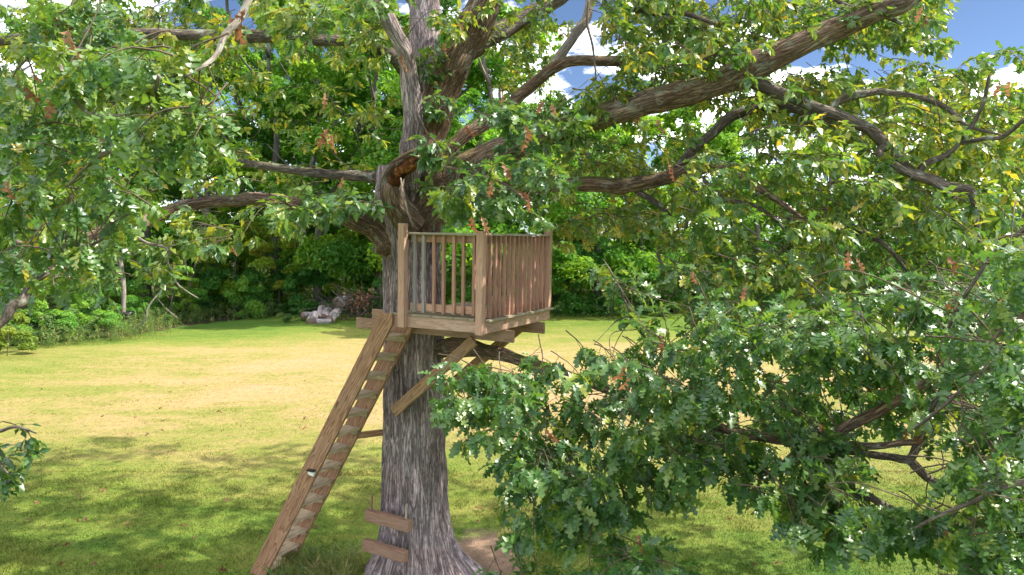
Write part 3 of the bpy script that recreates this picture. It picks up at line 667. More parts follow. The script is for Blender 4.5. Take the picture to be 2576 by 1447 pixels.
region([(1600,0),(2350,0),(2330,80),(2050,80),(1900,120),(1620,120)], 9, 12.5, 70, .16, 0.5, .1, 4, .5, seed=40)
region([(0,0),(960,0),(960,120),(0,120)], 9, 13, 60, .16, 0.5, .2, 4, .5, seed=41)
region([(1720,600),(2576,560),(2600,820),(1850,800),(1740,740)], 7.6, 10.5, 75, .16, .42, .1, 4, .5, seed=42)
region([(-40,60),(300,60),(280,240),(-40,240)], 8, 11, 24, .16, .5, 0, 4, .5, seed=43)
# left; the far regions carry the same backlit yellow in their tint
region([(0,-60),(1000,-60),(1010,180),(600,170),(0,200)], 8.2, 12., 79, .165, 0.56, .45, 4, .55, seed=27)
region([(0,200),(1000,150),(1000,420),(500,480),(0,480)], 9.0, 13., 69, .165, 0.54, .5, 4, .55, seed=28)
region([(0,430),(600,420),(900,440),(860,560),(500,610),(200,680),(0,700)], 7.0, 11., 54, .165, 0.5, .4, 4, .5, seed=29)
region([(200,90),(520,70),(545,200),(530,330),(440,330),(300,260),(160,190)], 3.3, 4.1, 17, .17, .46, 0, 4, .38, out=(-.6, 0, .1), droop=.8, seed=30)
region([(0,150),(230,210),(330,300),(200,420),(0,420)], 3.9, 5.2, 15, .165, .38, 0, 4, .4, out=(-.8, 0, 0), droop=.7, seed=31)
region([(0,400),(330,400),(300,520),(150,640),(0,720)], 4.4, 5.8, 23, .165, .38, .1, 4, .4, out=(-.8, 0, -.1), droop=.7, seed=32)
region([(100,-20),(330,-20),(250,90),(120,90)], 4., 5., 8, .165, .40, 0, 4, .4, seed=33)
region([(180,600),(540,600),(560,680),(330,730),(200,700)], 7.0, 8.2, 10, .16, .42, 0, 3, .4, seed=34)
region([(-60,1050),(120,1060),(130,1130),(30,1240),(-60,1230)], 6.8, 7.3, 9, .165, .12, 0, 3, .36, out=(.9, 0, .1), droop=.5, seed=35)
region([(640,-30),(1000,-30),(960,60),(720,60)], 6., 7.6, 7, .17, .45, .1, 4, .45, seed=36)
NV_VISIBLE = sum(len(p) for p in LV.P)
# crown above and behind the picture: the shade on the lawn comes from it
r9 = np.random.default_rng(77)
def crown_fill(n, cx, cy, cz, rx, ry, rz, zmin):
    k = 0
    while k < n:
        u = rand_unit(1, r9)[0] * r9.uniform(.45, 1.0)
        P = np.array([cx + u[0] * rx, cy + u[1] * ry, cz + u[2] * rz])
        if P[2] < zmin: continue
        a, b = proj(P)
        if P[1] > .5 and -80 < a[0] < 2656 and -60 < b[0] < 1500: continue
        v = fbm(np.array([P[0] * .55]), np.array([P[1] * .55]), np.array([P[2] * .6]), 2)[0]
        if v < .51: continue
        d = nrm(P - np.array([TX, TY, 6.])); branchlet(P, d + r9.normal(size=3) * .4, .7, 5, .2, .4, .3, r9, twigs=False); k += 1
crown_fill(190, TX - .5, TY + .5, 10.0, 5.5, 5.0, 4.0, 7.5)
crown_fill(140, 2.6, 12.2, 10.2, 4.8, 4.2, 3.4, 7.8)
crown_fill(120, 2.8, 13.6, 10.8, 5.6, 2.6, 2.4, 9.0)
P, X, Z, S, T = LV.cat()
dist = np.linalg.norm(P - np.array([0, 0, CAM_H]), axis=1); ax, ay = proj(P)
inview = (ax > -100) & (ax < 2680) & (ay > -100) & (ay < 1550) & (P[:, 1] > .5)
# keep leaves out of the platform and off the camera
keep = dist > 2.4
P, X, Z, S, T, dist, inview, ax, ay = [a[keep] for a in (P, X, Z, S, T, dist, inview, ax, ay)]
core = (ax > 20) & (ax < 2556) & (ay > 20) & (ay < 1427)
order = np.argsort(np.where(core, dist / S, 1e9)); single = order[:300]
lone = np.zeros(len(P), bool); lone[single] = True
lv_meshes = []
TB = [.2, .35, .5, .65]
for k, (tv, tf) in enumerate(TPL[0]):
    lv_meshes.append([np_mesh("leaf", tv, tf, M_OAK, attrs={'tint': np.full(len(tv), tt)}) for tt in TB])
Bs = basis(X, Z); rk = np.random.default_rng(4)
for i in single:
    me = lv_meshes[rk.integers(0, len(TPL[0]))][int(np.argmin([abs(T[i] - b) for b in TB]))]
    o = link(bpy.data.objects.new("leaf", me)); o.parent = oak
    M = np.eye(4); M[:3, :3] = Bs[i] * S[i]; M[:3, 3] = P[i] - np.array([TX, TY, 0]); o.matrix_local = Matrix(M.tolist())
def foliage(mask, level, name):
    V, F, t = build_leaves(P[mask] - np.array([TX, TY, 0]), X[mask], Z[mask], S[mask], T[mask], level)
    o = np_obj(name, V, F, M_OAK, oak, attrs={'tint': t}); tag(o, kind="stuff"); return len(F)
n0 = foliage(inview & ~lone & (dist < 5.6), 0, "foliage"); n1 = foliage(inview & ~lone & (dist >= 5.6) & (dist < 7.6), 1, "foliage"); n2 = foliage(inview & (dist >= 7.6) & ~lone, 2, "foliage"); n3 = foliage(~inview & ~lone, 3, "foliage")
print("oak leaves", len(P), "tris", n0, n1, n2, n3)
V = np.concatenate(TW.V) - np.array([TX, TY, 0]); tw = np_obj("twigs", V, np.concatenate(TW.F), M_TWIG, oak, smooth=True, vec_attr=('bark', np.concatenate(TW.B))); tag(tw, kind="stuff")
print("twig tris", sum(len(f) for f in TW.F))
# dead brown leaves hanging in the crown
BR = [(605,50,4),(590,70,4),(175,105,3.6),(150,60,4.2),(132,262,4),(80,240,4.2),(88,198,4.2),(20,482,4.4),(815,345,6),(858,460,7),(1015,150,8.2),(1115,125,8),(1265,245,7),(1360,268,7),(1392,276,7),(1180,330,6.8),(1330,335,6.2),(1322,358,6.2),(1275,430,6.6),(1232,475,6.4),(1320,492,6),(1328,520,6),(1222,566,6),(1190,568,6),(1685,420,7),(1690,438,7),(1565,945,5),(1572,968,5),(2050,825,5.2),(1930,840,5.6),(1945,858,5.8),(2130,655,5.6),(2165,668,5.6),(2398,668,4.6),(2310,35,7.2),(2330,50,7.2),(2510,220,7.2),(2535,222,7.2),(2512,1212,4.4),(2505,1235,4.4),(1612,1370,5.2),(1385,1098,5.6),(1658,315,8),(1940,130,7.8),(590,633,7.4),(165,678,5),(198,680,5),(2280,1095,5),(2310,1110,4.9),(1870,740,6.5),(2020,1230,5.2),(2070,1085,5.4),(820,250,7.6),(1605,300,8),(2380,1330,4.6),(2470,1355,4.3),(2240,960,5.2),(1745,700,6.5),(1660,860,6.2),(1020,172,8.2),(470,405,7),(830,360,6),(1160,70,8),(2400,760,4.8)]
b_meshes = [np_mesh("dead_leaf", tv * np.array([1, .8, 1.6]), tf, M_BROWN, attrs={'tint': np.full(len(tv), q)}) for (tv, tf), q in zip(TPL[0], (.2, .5, .8, .35, .65))]
for i, (a, b, Y) in enumerate(BR):
    p = at(a + rk.normal() * 2, b, Y); x = nrm(np.array([rk.normal() * .5, rk.normal() * .3, -1.])); z = nrm(np.array([rk.normal() * .6, -1., .3 * rk.normal()]))
    M = np.eye(4); M[:3, :3] = basis(x[None], z[None])[0] * rk.uniform(.13, .185); M[:3, 3] = p - np.array([TX, TY, 0]) - M[:3, 0] * .5
    o = link(bpy.data.objects.new("dead_leaf", b_meshes[i % 5])); o.parent = oak; o.matrix_local = Matrix(M.tolist())

# ------------------------------------------------------------------ boards
_box = {}
def box_mesh(L, W, T, mat, bev=.004):
    key = (round(L, 4), round(W, 4), round(T, 4), mat.name)
    if key in _box: return _box[key]
    bm = bmesh.new(); bmesh.ops.create_cube(bm, size=1.0)
    for v in bm.verts: v.co = Vector((v.co.x * L, v.co.y * W, v.co.z * T))
    bmesh.ops.bevel(bm, geom=list(bm.edges), offset=min(bev, T * .3, W * .3), segments=1, affect='EDGES')
    me = bpy.data.meshes.new("board"); bm.to_mesh(me); bm.free(); me.materials.append(mat); _box[key] = me; return me
def board(name, parent, a, b, W, T, mat, wdir, bev=.004):
    """board from a to b; W measured along wdir (roughly), T across"""
    a = Vector(a); b = Vector(b); x = (b - a).normalized(); w = Vector(wdir); w = (w - x * w.dot(x)).normalized(); z = x.cross(w)
    o = link(bpy.data.objects.new(name, box_mesh((b - a).length, W, T, mat, bev))); o.parent = parent
    M = Matrix.Identity(4)
    for i in range(3): M[i][0] = x[i]; M[i][1] = w[i]; M[i][2] = z[i]; M[i][3] = (a[i] + b[i]) / 2
    o.matrix_local = M; return o
def poly_prism(name, parent, pts, y0, y1, mat):
    """extrude an x-z polygon from y0 to y1; long axis kept on X of the object's frame"""
    p0 = Vector((pts[0][0], 0, pts[0][1])); p1 = Vector((pts[1][0], 0, pts[1][1])); x = (p1 - p0).normalized(); y = Vector((0, 1, 0)); z = x.cross(y)
    M = Matrix.Identity(4); c = sum((Vector((a, 0, b)) for a, b in pts), Vector()) / len(pts); c.y = (y0 + y1) / 2
    for i in range(3): M[i][0] = x[i]; M[i][1] = y[i]; M[i][2] = z[i]; M[i][3] = c[i]
    Mi = M.inverted(); bm = bmesh.new(); lo = [bm.verts.new(Mi @ Vector((a, y0, b))) for a, b in pts]; hi = [bm.verts.new(Mi @ Vector((a, y1, b))) for a, b in pts]
    bm.faces.new(lo); bm.faces.new(hi[::-1]); n = len(pts)
    for i in range(n): bm.faces.new((lo[i], hi[i], hi[(i + 1) % n], lo[(i + 1) % n]))
    bmesh.ops.recalc_face_normals(bm, faces=bm.faces)
    bmesh.ops.bevel(bm, geom=list(bm.edges), offset=.004, segments=1, affect='EDGES')
    me = bpy.data.meshes.new(name); bm.to_mesh(me); bm.free(); me.materials.append(mat)
    o = link(bpy.data.objects.new(name, me)); o.parent = parent; o.matrix_local = M; return o

PO = Vector((-.2958, 8.0, 3.4183))
PR = (Matrix.Rotation(.0159, 4, 'Y') @ Matrix.Rotation(.0033, 4, 'X') @ Matrix.Rotation(-.4815, 4, 'Z'))
def pframe(name, **kw):
    o = empty(name, PO, **kw); o.rotation_euler = PR.to_euler(); return o
plat = pframe("tree_house_platform", label="square wooden tree house platform with baluster railings beside the oak trunk", cat="tree house")
LX, LY = 1.30, 1.73
# local frame: x to the right along the front (0 at the near corner), y to the back, z up, 0 = underside of the rim
Zax, Xax, Yax = (0, 0, 1), (1, 0, 0), (0, 1, 0)
board("rim_board", plat, (-LX, .019, .068), (-.002, .019, .068), .134, .036, W_RIM, Zax)
board("rim_board", plat, (-.019, .039, .068), (-.019, LY - .002, .068), .134, .036, W_RIM, Zax)
board("rim_board", plat, (-LX, LY - .02, .068), (-.04, LY - .02, .068), .134, .036, W_RIM, Zax)
board("rim_board", plat, (-LX + .02, .04, .068), (-LX + .02, LY - .04, .068), .13, .036, W_RIM, Zax)
for x in (-.45, -.87): board("joist", plat, (x, .04, .068), (x, LY - .04, .068), .128, .036, W_BEAM, Zax)
nb = 9; bw = (LX + .01) / nb
for i in range(nb):
    x = .03 - bw * (i + .5) - .02
    j = [.006, -.004, .008, 0, .005, -.006, .003, .007, -.002][i]
    if i == 0: board("deck_board", plat, (.0, -.018, .150), (.0, LY + .02, .150), .10, .027, W_CAP, Xax)
    else: board("deck_board", plat, (x, -.022 + j, .150), (x, LY + .01, .150), bw - .007, .027, W_DECK, Xax)
# beams below, running past the trunk
board("support_beam", plat, (-2.26, .50, -.079), (.10, .50, -.079), .145, .042, W_BEAM, Zax)
board("support_beam", plat, (-2.73, 1.42, -.079), (.07, 1.42, -.079), .145, .042, W_BEAM, Zax)
# knee braces
board("brace", plat, (-1.62, .455, -1.20), (-.42, .455, -.16), .14, .04, W_BRACE, Zax)
board("brace", plat, (-1.55, 1.51, -1.12), (-.35, 1.51, -.12), .14, .04, W_BRACE, Zax)
board("ledger_board", plat, (-1.28, .50, -.002 + .0), (-1.28, 1.44, -.002), .10, .036, W_BEAM, Zax) if False else None
# posts
HT = 1.135
def screw(x, y, z, ny):
    bm = bmesh.new(); bmesh.ops.create_cone(bm, cap_ends=True, segments=8, radius1=.007, radius2=.006, depth=.006)
    bmesh.ops.rotate(bm, verts=bm.verts, matrix=Matrix.Rotation(R_(90), 3, 'X')); me = bpy.data.meshes.new("screw"); bm.to_mesh(me); bm.free(); me.materials.append(M_STEEL)
    o = link(bpy.data.objects.new("screw", me)); return o, (x, y, z)
sm, _ = screw(0, 0, 0, 0); screw_me = sm.data; bpy.data.objects.remove(sm)
def post(x, y, z0, z1, mat=W_POST, screws=False, s=.088):
    o = board("post", plat, (x, y, z0), (x, y, z1), s, s, mat, Yax, .006)
    if screws:
        for dz in (.03, .10):
            q = link(bpy.data.objects.new("screw", screw_me)); q.parent = o
            Mi = o.matrix_local.inverted(); q.matrix_local = Mi @ Matrix.Translation((x + (.018 if dz > .05 else -.01), y - s / 2 - .002, z0 + dz))
    return o
post(-1.115, -.046, .002, 1.235, screws=True)
post(-.046, -.046, -.01, 1.155, screws=True)
post(-.03, LY - .035, .166, 1.235)
post(-LX + .35, LY - .10, .166, 1.16)
# rails (front)
board("top_rail", plat, (-1.075, .085, 1.06), (-.045, .085, 1.06), .088, .036, W_BEAM, Zax)
board("bottom_rail", plat, (-1.09, .085, .245), (-.045, .085, .245), .088, .036, W_POST, Zax)
board("rail_cap", plat, (-1.071, .06, 1.1195), (-.002, .06, 1.1195), .12, .026, W_CAP, Yax)
for k in range(7):
    x = -1.01 + k * .1365 + (.004, -.006, .003, 0, .005, -.003, .002)[k]
    board("baluster", plat, (x, .047, .185), (x, .047, 1.105), .036, .036, (W_BALG if k < 2 else W_BAL), Yax, .003)
# right side
board("top_rail", plat, (-.04, .0, 1.06), (-.04, LY - .08, 1.06), .088, .036, W_BEAM, Zax)
board("bottom_rail", plat, (-.04, .0, .225), (-.04, LY - .08, .225), .088, .036, W_POST, Zax)
board("rail_cap", plat, (-.018, .125, 1.1195), (-.018, LY - .085, 1.1195), .11, .026, W_CAP, Xax)
for k in range(14):
    y = .085 + k * .1138 + .004 * math.sin(k * 2.3)
    board("baluster", plat, (-.002, y, .170), (-.002, y, 1.105), .036, .036, W_BAL, Yax, .003)
# back side: railing next to the trunk with a mid board
board("top_rail", plat, (-.95, LY - .06, 1.06), (-.075, LY - .06, 1.06), .088, .036, W_BEAM, Zax)
board("mid_rail", plat, (-.90, LY - .10, .46), (-.075, LY - .10, .46), .088, .036, W_BAL, Zax)
board("rail_cap", plat, (-.95, LY - .05, 1.1195), (-.076, LY - .05, 1.1195), .10, .026, W_CAP, Yax)
for k in range(6):
    x = -.82 + k * .135
    board("baluster", plat, (x, LY - .022, .17), (x, LY - .022, 1.10), .036, .036, W_BAL, Yax, .003)
board("bottom_rail", plat, (-.9, LY - .06, .225), (-.075, LY - .06, .225), .088, .036, W_POST, Zax)

# ------------------------------------------------------------------ ladder
lad = pframe("ladder", label="steep wooden ladder with wide side boards and wedge treads leaning up to the platform", cat="ladder")
def stringer(y0, y1, top):
    # outline in x-z: parallel edges, bottom on the ground
    lt = (-1.443, .150); rt = (-1.285, .158)
    def left(z): return -1.443 + (z - .15) * .597
    wd = -1.190 if top > .1 else -1.165
    def right(z): return wd + (z - .150) * .587
    zb = -3.66
    if top > .1: pts = [(left(zb), zb), (left(top), top), (-1.262, top), (-1.262, .15 - (.072) / .587), (right(zb), zb)]
    else: pts = [(left(zb), zb), (left(top), top), (right(top) - .02, top), (right(top - .06), top - .06), (right(zb), zb)]
    return poly_prism("side_board", lad, pts, y0, y1, W_STR)
stringer(-.055, -.017, .155); stringer(.42, .458, -.02)
for k in range(14):
    z = -.17 - k * .262
    xl = -1.443 + (z - .15) * .597 + .018; xr = -1.175 + (z - .15) * .588 - .012
    if xr - xl < .05: continue
    poly = board("tread", lad, ((xl + xr) / 2, -.016, z), ((xl + xr) / 2, .418, z), xr - xl, .036, W_STEP, Xax)
    xm = (xl + xr) / 2 - .262 * .06
    board("cleat", lad, (xl - .0, .398, z - .052), (xr - .03, .398, z - .052), .062, .036, W_STEP, Zax)
board("strut", lad, (-2.24, .46, -1.60), (-1.95, .75, -1.58), .085, .036, W_STR, Zax)

# solar light on the near side board
sl = pframe("solar_light", label="small black and white solar light fixed low on the ladder side board", cat="solar light")
def prism_xz(name, parent, pts, y0, y1, mat): return poly_prism(name, parent, pts, y0, y1, mat)
lx, lz = -2.94, -2.17
q = ray(786, 1187)
Rm = np.array(PR.to_3x3()); d = Rm.T @ q; c0 = Rm.T @ (np.array([0, 0, CAM_H]) - np.array(PO)); tt = (-.06 - c0[1]) / d[1]; lx, _, lz = (c0 + d * tt)
prism_xz("housing", sl, [(lx - .062, lz + .012), (lx + .055, lz + .012), (lx + .058, lz + .035), (lx - .055, lz + .035)], -.115, -.056, M_BLACK)
prism_xz("lens", sl, [(lx - .048, lz - .018), (lx - .030, lz - .040), (lx + .044, lz - .045), (lx + .052, lz + .010), (lx - .052, lz + .010)], -.098, -.056, M_LENS)

# ------------------------------------------------------------------ step boards on the trunk
def place_local(o_root, x, y, z): pass
s1 = pframe("step_board", label="upper step board on the trunk with two pegs standing on it", cat="step board", group="step boards nailed to the trunk")
board("plank", s1, (-1.975, .36, -2.60), (-1.27, .36, -2.615), .15, .10, W_BLOCK, Zax, .008)
for x, h in ((-1.90, .22), (-1.345, .20)):
    board("peg", s1, (x, .36, -2.535), (x + .006, .37, -2.535 + h), .026, .026, W_BLOCK if x < -1.5 else W_CAP, Yax, .006)
s2 = pframe("step_board", label="lower step board on the trunk, bare and slightly tilted", cat="step board", group="step boards nailed to the trunk")
board("plank", s2, (-1.975, .30, -2.98), (-1.29, .30, -3.0), .15, .09, W_BLOCK, Zax, .008)

# hanging dead stick
pts = [at(1008, 448, 8.55), at(1014, 490, 8.5), at(1024, 530, 8.5), at(1034, 555, 8.45), at(1040, 572, 8.45)]
V, F, B = tube(spline(pts, 5), np.linspace(.010, .016, 21), 7, .3, 1.1)
hs = np_obj("dead_stick", V, F, M_PALE, smooth=True, vec_attr=('bark', B)); tag(hs, "pale dead stick hanging from the hollow stub above the railing post", "stick")

# ------------------------------------------------------------------ woodland
def crown_mesh(name, seed, n, rx, ry, h, h0, mat, leaf=.17, tint=.45, spread=.2, nblob=26, flat=.6):
    """irregular crown: leaves on the shells of many leaf clumps set through an envelope"""
    r = np.random.default_rng(seed); C = []; Rr = []
    for i in range(nblob):
        z = r.uniform(0, 1); prof = math.sin(math.pi * min(.97, .22 + .78 * z)) ** .6
        a = r.uniform(0, 2 * np.pi); q = r.uniform(.35, .95) * prof
        C.append((math.cos(a) * rx * q, math.sin(a) * ry * q, h0 + z * (h - h0) * .92)); Rr.append(r.uniform(.16, .34) * rx * (1.1 - .4 * z))
    C = np.array(C); Rr = np.array(Rr); w = Rr**2 / (Rr**2).sum(); k = r.choice(nblob, n, p=w)
    u = rand_unit(n, r); u[:, 2] = np.where(u[:, 2] < -.35, -u[:, 2] * .6, u[:, 2])
    P = C[k] + u * (Rr[k] * (1 - np.abs(r.normal(size=n)) * .22))[:, None] * np.array([1, 1, flat + .15])
    P += (np.stack([fbm(P[:, 0] * 1.3 + j * 9, P[:, 1] * 1.3, P[:, 2] * 1.3, 2) for j in range(3)], -1) - .5) * .9 * rx / 3.5
    Zn = nrm(u * .5 + np.array([0, 0, .75]) + r.normal(size=(n, 3)) * .5); Xd = nrm(np.cross(Zn, rand_unit(n, r))); Y = np.cross(Zn, Xd)
    s = leaf * r.uniform(.6, 1.25, n)[:, None]; drop = np.array([0, 0, -.25])
    V = np.stack([P - Xd * s * .5, P + Y * s * .28, P + Xd * s * .55 + drop * s, P - Y * s * .28], 1).reshape(-1, 3)
    t = tint + (fbm(P[:, 0] * .5 + seed, P[:, 1] * .5, P[:, 2] * .5, 2) - .5) * .7 + r.normal(size=n) * spread * .6
    return np_mesh(name, V, np.arange(4 * n).reshape(-1, 4), mat, attrs={'tint': np.repeat(np.clip(t, 0, 1), 4)})
def trunk_pair(name, h, r0, seed, mat):
    r = np.random.default_rng(seed); tb = Tubes(); n = 9
    path = np.array([(0, 0, -.1)] + [(r.normal() * .12 * i / 3, r.normal() * .12 * i / 3, h * i / n) for i in range(1, n + 1)])
    tb.add(*tube(spline(path, 3), np.linspace(r0, r0 * .22, n * 3 + 1), 9, .2, seed))
    for i in range(7):
        z = h * r.uniform(.3, .85); a = r.uniform(0, 6.28); L = r.uniform(1.2, 2.8); b = np.array([0, 0, z]) + path[int(z / h * n)] * [1, 1, 0]
        tb.add(*tube(spline([b, b + [math.cos(a) * L * .5, math.sin(a) * L * .5, L * .3], b + [math.cos(a) * L, math.sin(a) * L, L * .8]], 4), np.linspace(r0 * .4, r0 * .08, 9), 5, .2, i))
    return np_mesh(name, np.concatenate(tb.V), np.concatenate(tb.F), mat, smooth=True, vec_attr=('bark', np.concatenate(tb.B)))
CR = [crown_mesh("crown", 11, 26000, 3.9, 3.9, 16, 2.2, M_FOR, .20, .40), crown_mesh("crown", 12, 26000, 3.4, 3.4, 14, 1.6, M_FOR, .19, .55),
      crown_mesh("crown", 13, 24000, 4.3, 4.0, 12, 1.5, M_FOR, .20, .33), crown_mesh("crown", 14, 22000, 3.0, 3.0, 9.5, .8, M_FOR, .18, .66),
      crown_mesh("crown", 15, 30000, 4.6, 4.4, 18, 3.5, M_FOR, .21, .30)]
TK = [trunk_pair("trunk", 14.5, .24, 1, M_FTRUNK), trunk_pair("trunk", 12.5, .19, 2, M_FTRUNK), trunk_pair("trunk", 10.5, .20, 3, M_FTRUNK), trunk_pair("trunk", 8, .12, 4, M_FTRUNK), trunk_pair("trunk", 16.5, .28, 5, M_FTRUNK)]
TREES = [  # px at base, distance, variant, scale, label
 (-160,38,4,1.0,"tall dark tree standing at the far left end of the wood"),
 (60,44,0,1.15,"broad tree behind the weeds at the far left of the clearing"),
 (200,40,3,1.05,"low yellow green tree behind the slender pale trunk"),
 (370,47,4,1.05,"tall tree behind the small feathery sapling"),
 (520,44,1,1.35,"bright green tree above the dark hollow in the wood edge"),
 (610,50,4,1.35,"very tall dark tree left of the log pile, far back"),
 (700,45,0,1.3,"leafy tree behind the bright green bush"),
 (800,43.5,2,1.4,"rounded dark green tree directly behind the log pile"),
 (900,47,4,1.3,"tall tree between the log pile and the oak trunk"),
 (960,41.5,1,1.45,"bright green tree just left of the oak trunk"),
 (1090,39.5,0,1.35,"leafy tree seen through the railing behind the oak trunk"),
 (1230,38.5,2,1.5,"dark rounded tree seen through the right railing"),
 (1400,45,2,1.15,"vine covered dark green tree just right of the platform"),
 (1500,43,2,1.1,"second dark green tree right of the platform, above the mown gap"),
 (1620,44,1,1.05,"lighter green tree above the upright oak sprig"),
 (1750,45,2,1.15,"dark tree behind the pale wooden stake"),
 (1900,46,0,1.0,"mid green tree behind the long right oak limb"),
 (2080,45,1,1.08,"yellow green tree behind the drooping oak limbs at right"),
 (2260,47,0,.98,"rounded tree in the wood at right, under the open sky"),
 (2430,45,3,1.45,"low bright tree near the right end of the wood"),
 (590,42.8,3,.72,"small bright tree rising behind the bright green bush"),
 (700,42.9,3,.66,"small bright tree just left of the logs"),
 (870,43.2,3,.74,"small bright tree above the highest log"),
 (500,42.6,3,.66,"small bright tree right of the layered sapling"),
 (1440,43,3,.74,"small light green tree just right of the platform"),
 (2620,44,1,1.0,"tree closing the wood at the right edge"),
]
def wood_tree(x, y, v, sc, label, rot, group=None, name="woodland_tree"):
    t = empty(name, (x, y, 0), label=label, cat="tree", group=group); t.rotation_euler = (0, 0, rot); t.scale = (sc, sc, sc)
    for nm, me in (("crown", CR[v]), ("trunk", TK[v])):
        o = link(bpy.data.objects.new(nm, me)); o.parent = t
    return t
rt = random.Random(5)
for px, Y, v, sc, lab in TREES:
    p = at(px, 700, Y); wood_tree(p[0], Y, v, sc, lab, rt.uniform(0, 6.28))
for i in range(26):
    Y = rt.uniform(52, 62) if i % 2 else rt.uniform(48, 54); px = -260 + i * 118 + rt.uniform(-30, 30); p = at(px, 700, Y)
    left = px < 1330
    v = rt.choice([0, 4, 4, 1]) if left else rt.choice([2, 1, 0]); sc = rt.uniform(1.1, 1.3) if left else rt.uniform(.98, 1.12)
    wood_tree(p[0], Y, v, sc, "tree deep in the wood, mostly hidden by the trees along its edge", rt.uniform(0, 6.28), group="trees in the back rows of the wood")
# side trees casting shade across the far lawn, and closing the left side
for (x, y, v, sc, lab) in [(-27, 33, 0, 1.0, "tree at the left side of the lawn behind the tall weeds"), (-25.5, 27.5, 3, .8, "small yellow green tree at the left edge of the lawn"), (-31, 38, 4, 1.0, "tall dark tree in the left corner of the clearing")]:
    wood_tree(x, y, v, sc, lab, rt.uniform(0, 6.28))

# forest floor under the trees, same grid as the lawn and a little above it
def floor_mask(x, y):
    e = np.interp(x, [-60, -21, -17.5, -16.5, -14, -10, 40], [27, 28.5, 32, 36, 40, 41.6, 42.0]); return y > e + .4
M_FLOOR = plain("leaf litter", (.05, .045, .022), .95, .1, 0, .7)
FX, FY = np.meshgrid(gx, gy); fz = gz(FX, FY) + .012; okc = floor_mask(FX, FY) & (FY < 300) & (np.abs(FX) < 300)
ok4 = okc[:-1, :-1] & okc[:-1, 1:] & okc[1:, 1:] & okc[1:, :-1]
Ff = np.stack([idx0[:-1, :-1], idx0[:-1, 1:], idx0[1:, 1:], idx0[1:, :-1]], -1)[ok4]
ff = np_obj("forest_floor", np.stack([FX, FY, fz], -1).reshape(-1, 3), Ff, M_FLOOR, smooth=True); tag(ff, "dark leaf litter floor of the wood", kind="structure")
def leaf_wall(name, n, xr, yr, hfun, leaf, mat, label, seed, tint=.35):
    r = np.random.default_rng(seed); x = r.uniform(*xr, n); y = r.uniform(*yr, n); H = hfun(x) * (.75 + .5 * fbm(x * .35, y * 0 + seed, y * 0, 2)); z = r.uniform(0, 1, n) * H
    d = fbm(x * .5, z * .6, y * .5, 3); k = d > .40; x, y, z = x[k], y[k], z[k]; n = len(x); P = np.stack([x, y, z], -1)
    Zn = nrm(np.array([0, -.3, .8]) + r.normal(size=(n, 3)) * .55); Xd = nrm(np.cross(Zn, rand_unit(n, r))); Y = np.cross(Zn, Xd); s = leaf * r.uniform(.6, 1.3, n)[:, None]
    V = np.stack([P - Xd * s * .5, P + Y * s * .3, P + Xd * s * .5, P - Y * s * .3], 1).reshape(-1, 3)
    t = np.clip(tint + (fbm(x * .25 + 5, z * .3, y * .2, 2) - .5) * .9 + r.normal(size=n) * .12, 0, 1)
    o = np_obj(name, V, np.arange(4 * n).reshape(-1, 4), mat, attrs={'tint': np.repeat(t, 4)}); tag(o, label, kind="stuff")
leaf_wall("undergrowth", 90000, (-34, 36), (43.5, 50), lambda x: 3.6 + 0 * x, .17, M_FOR, "dense undergrowth between the trunks of the wood", 51, .35)
leaf_wall("distant_woodland", 100000, (-62, 62), (64, 76), lambda x: np.interp(x, [-40, 0, 10, 40], [19, 17, 11.5, 11.5]), .5, M_FOR, "distant part of the wood reading as one green mass", 52, .42)

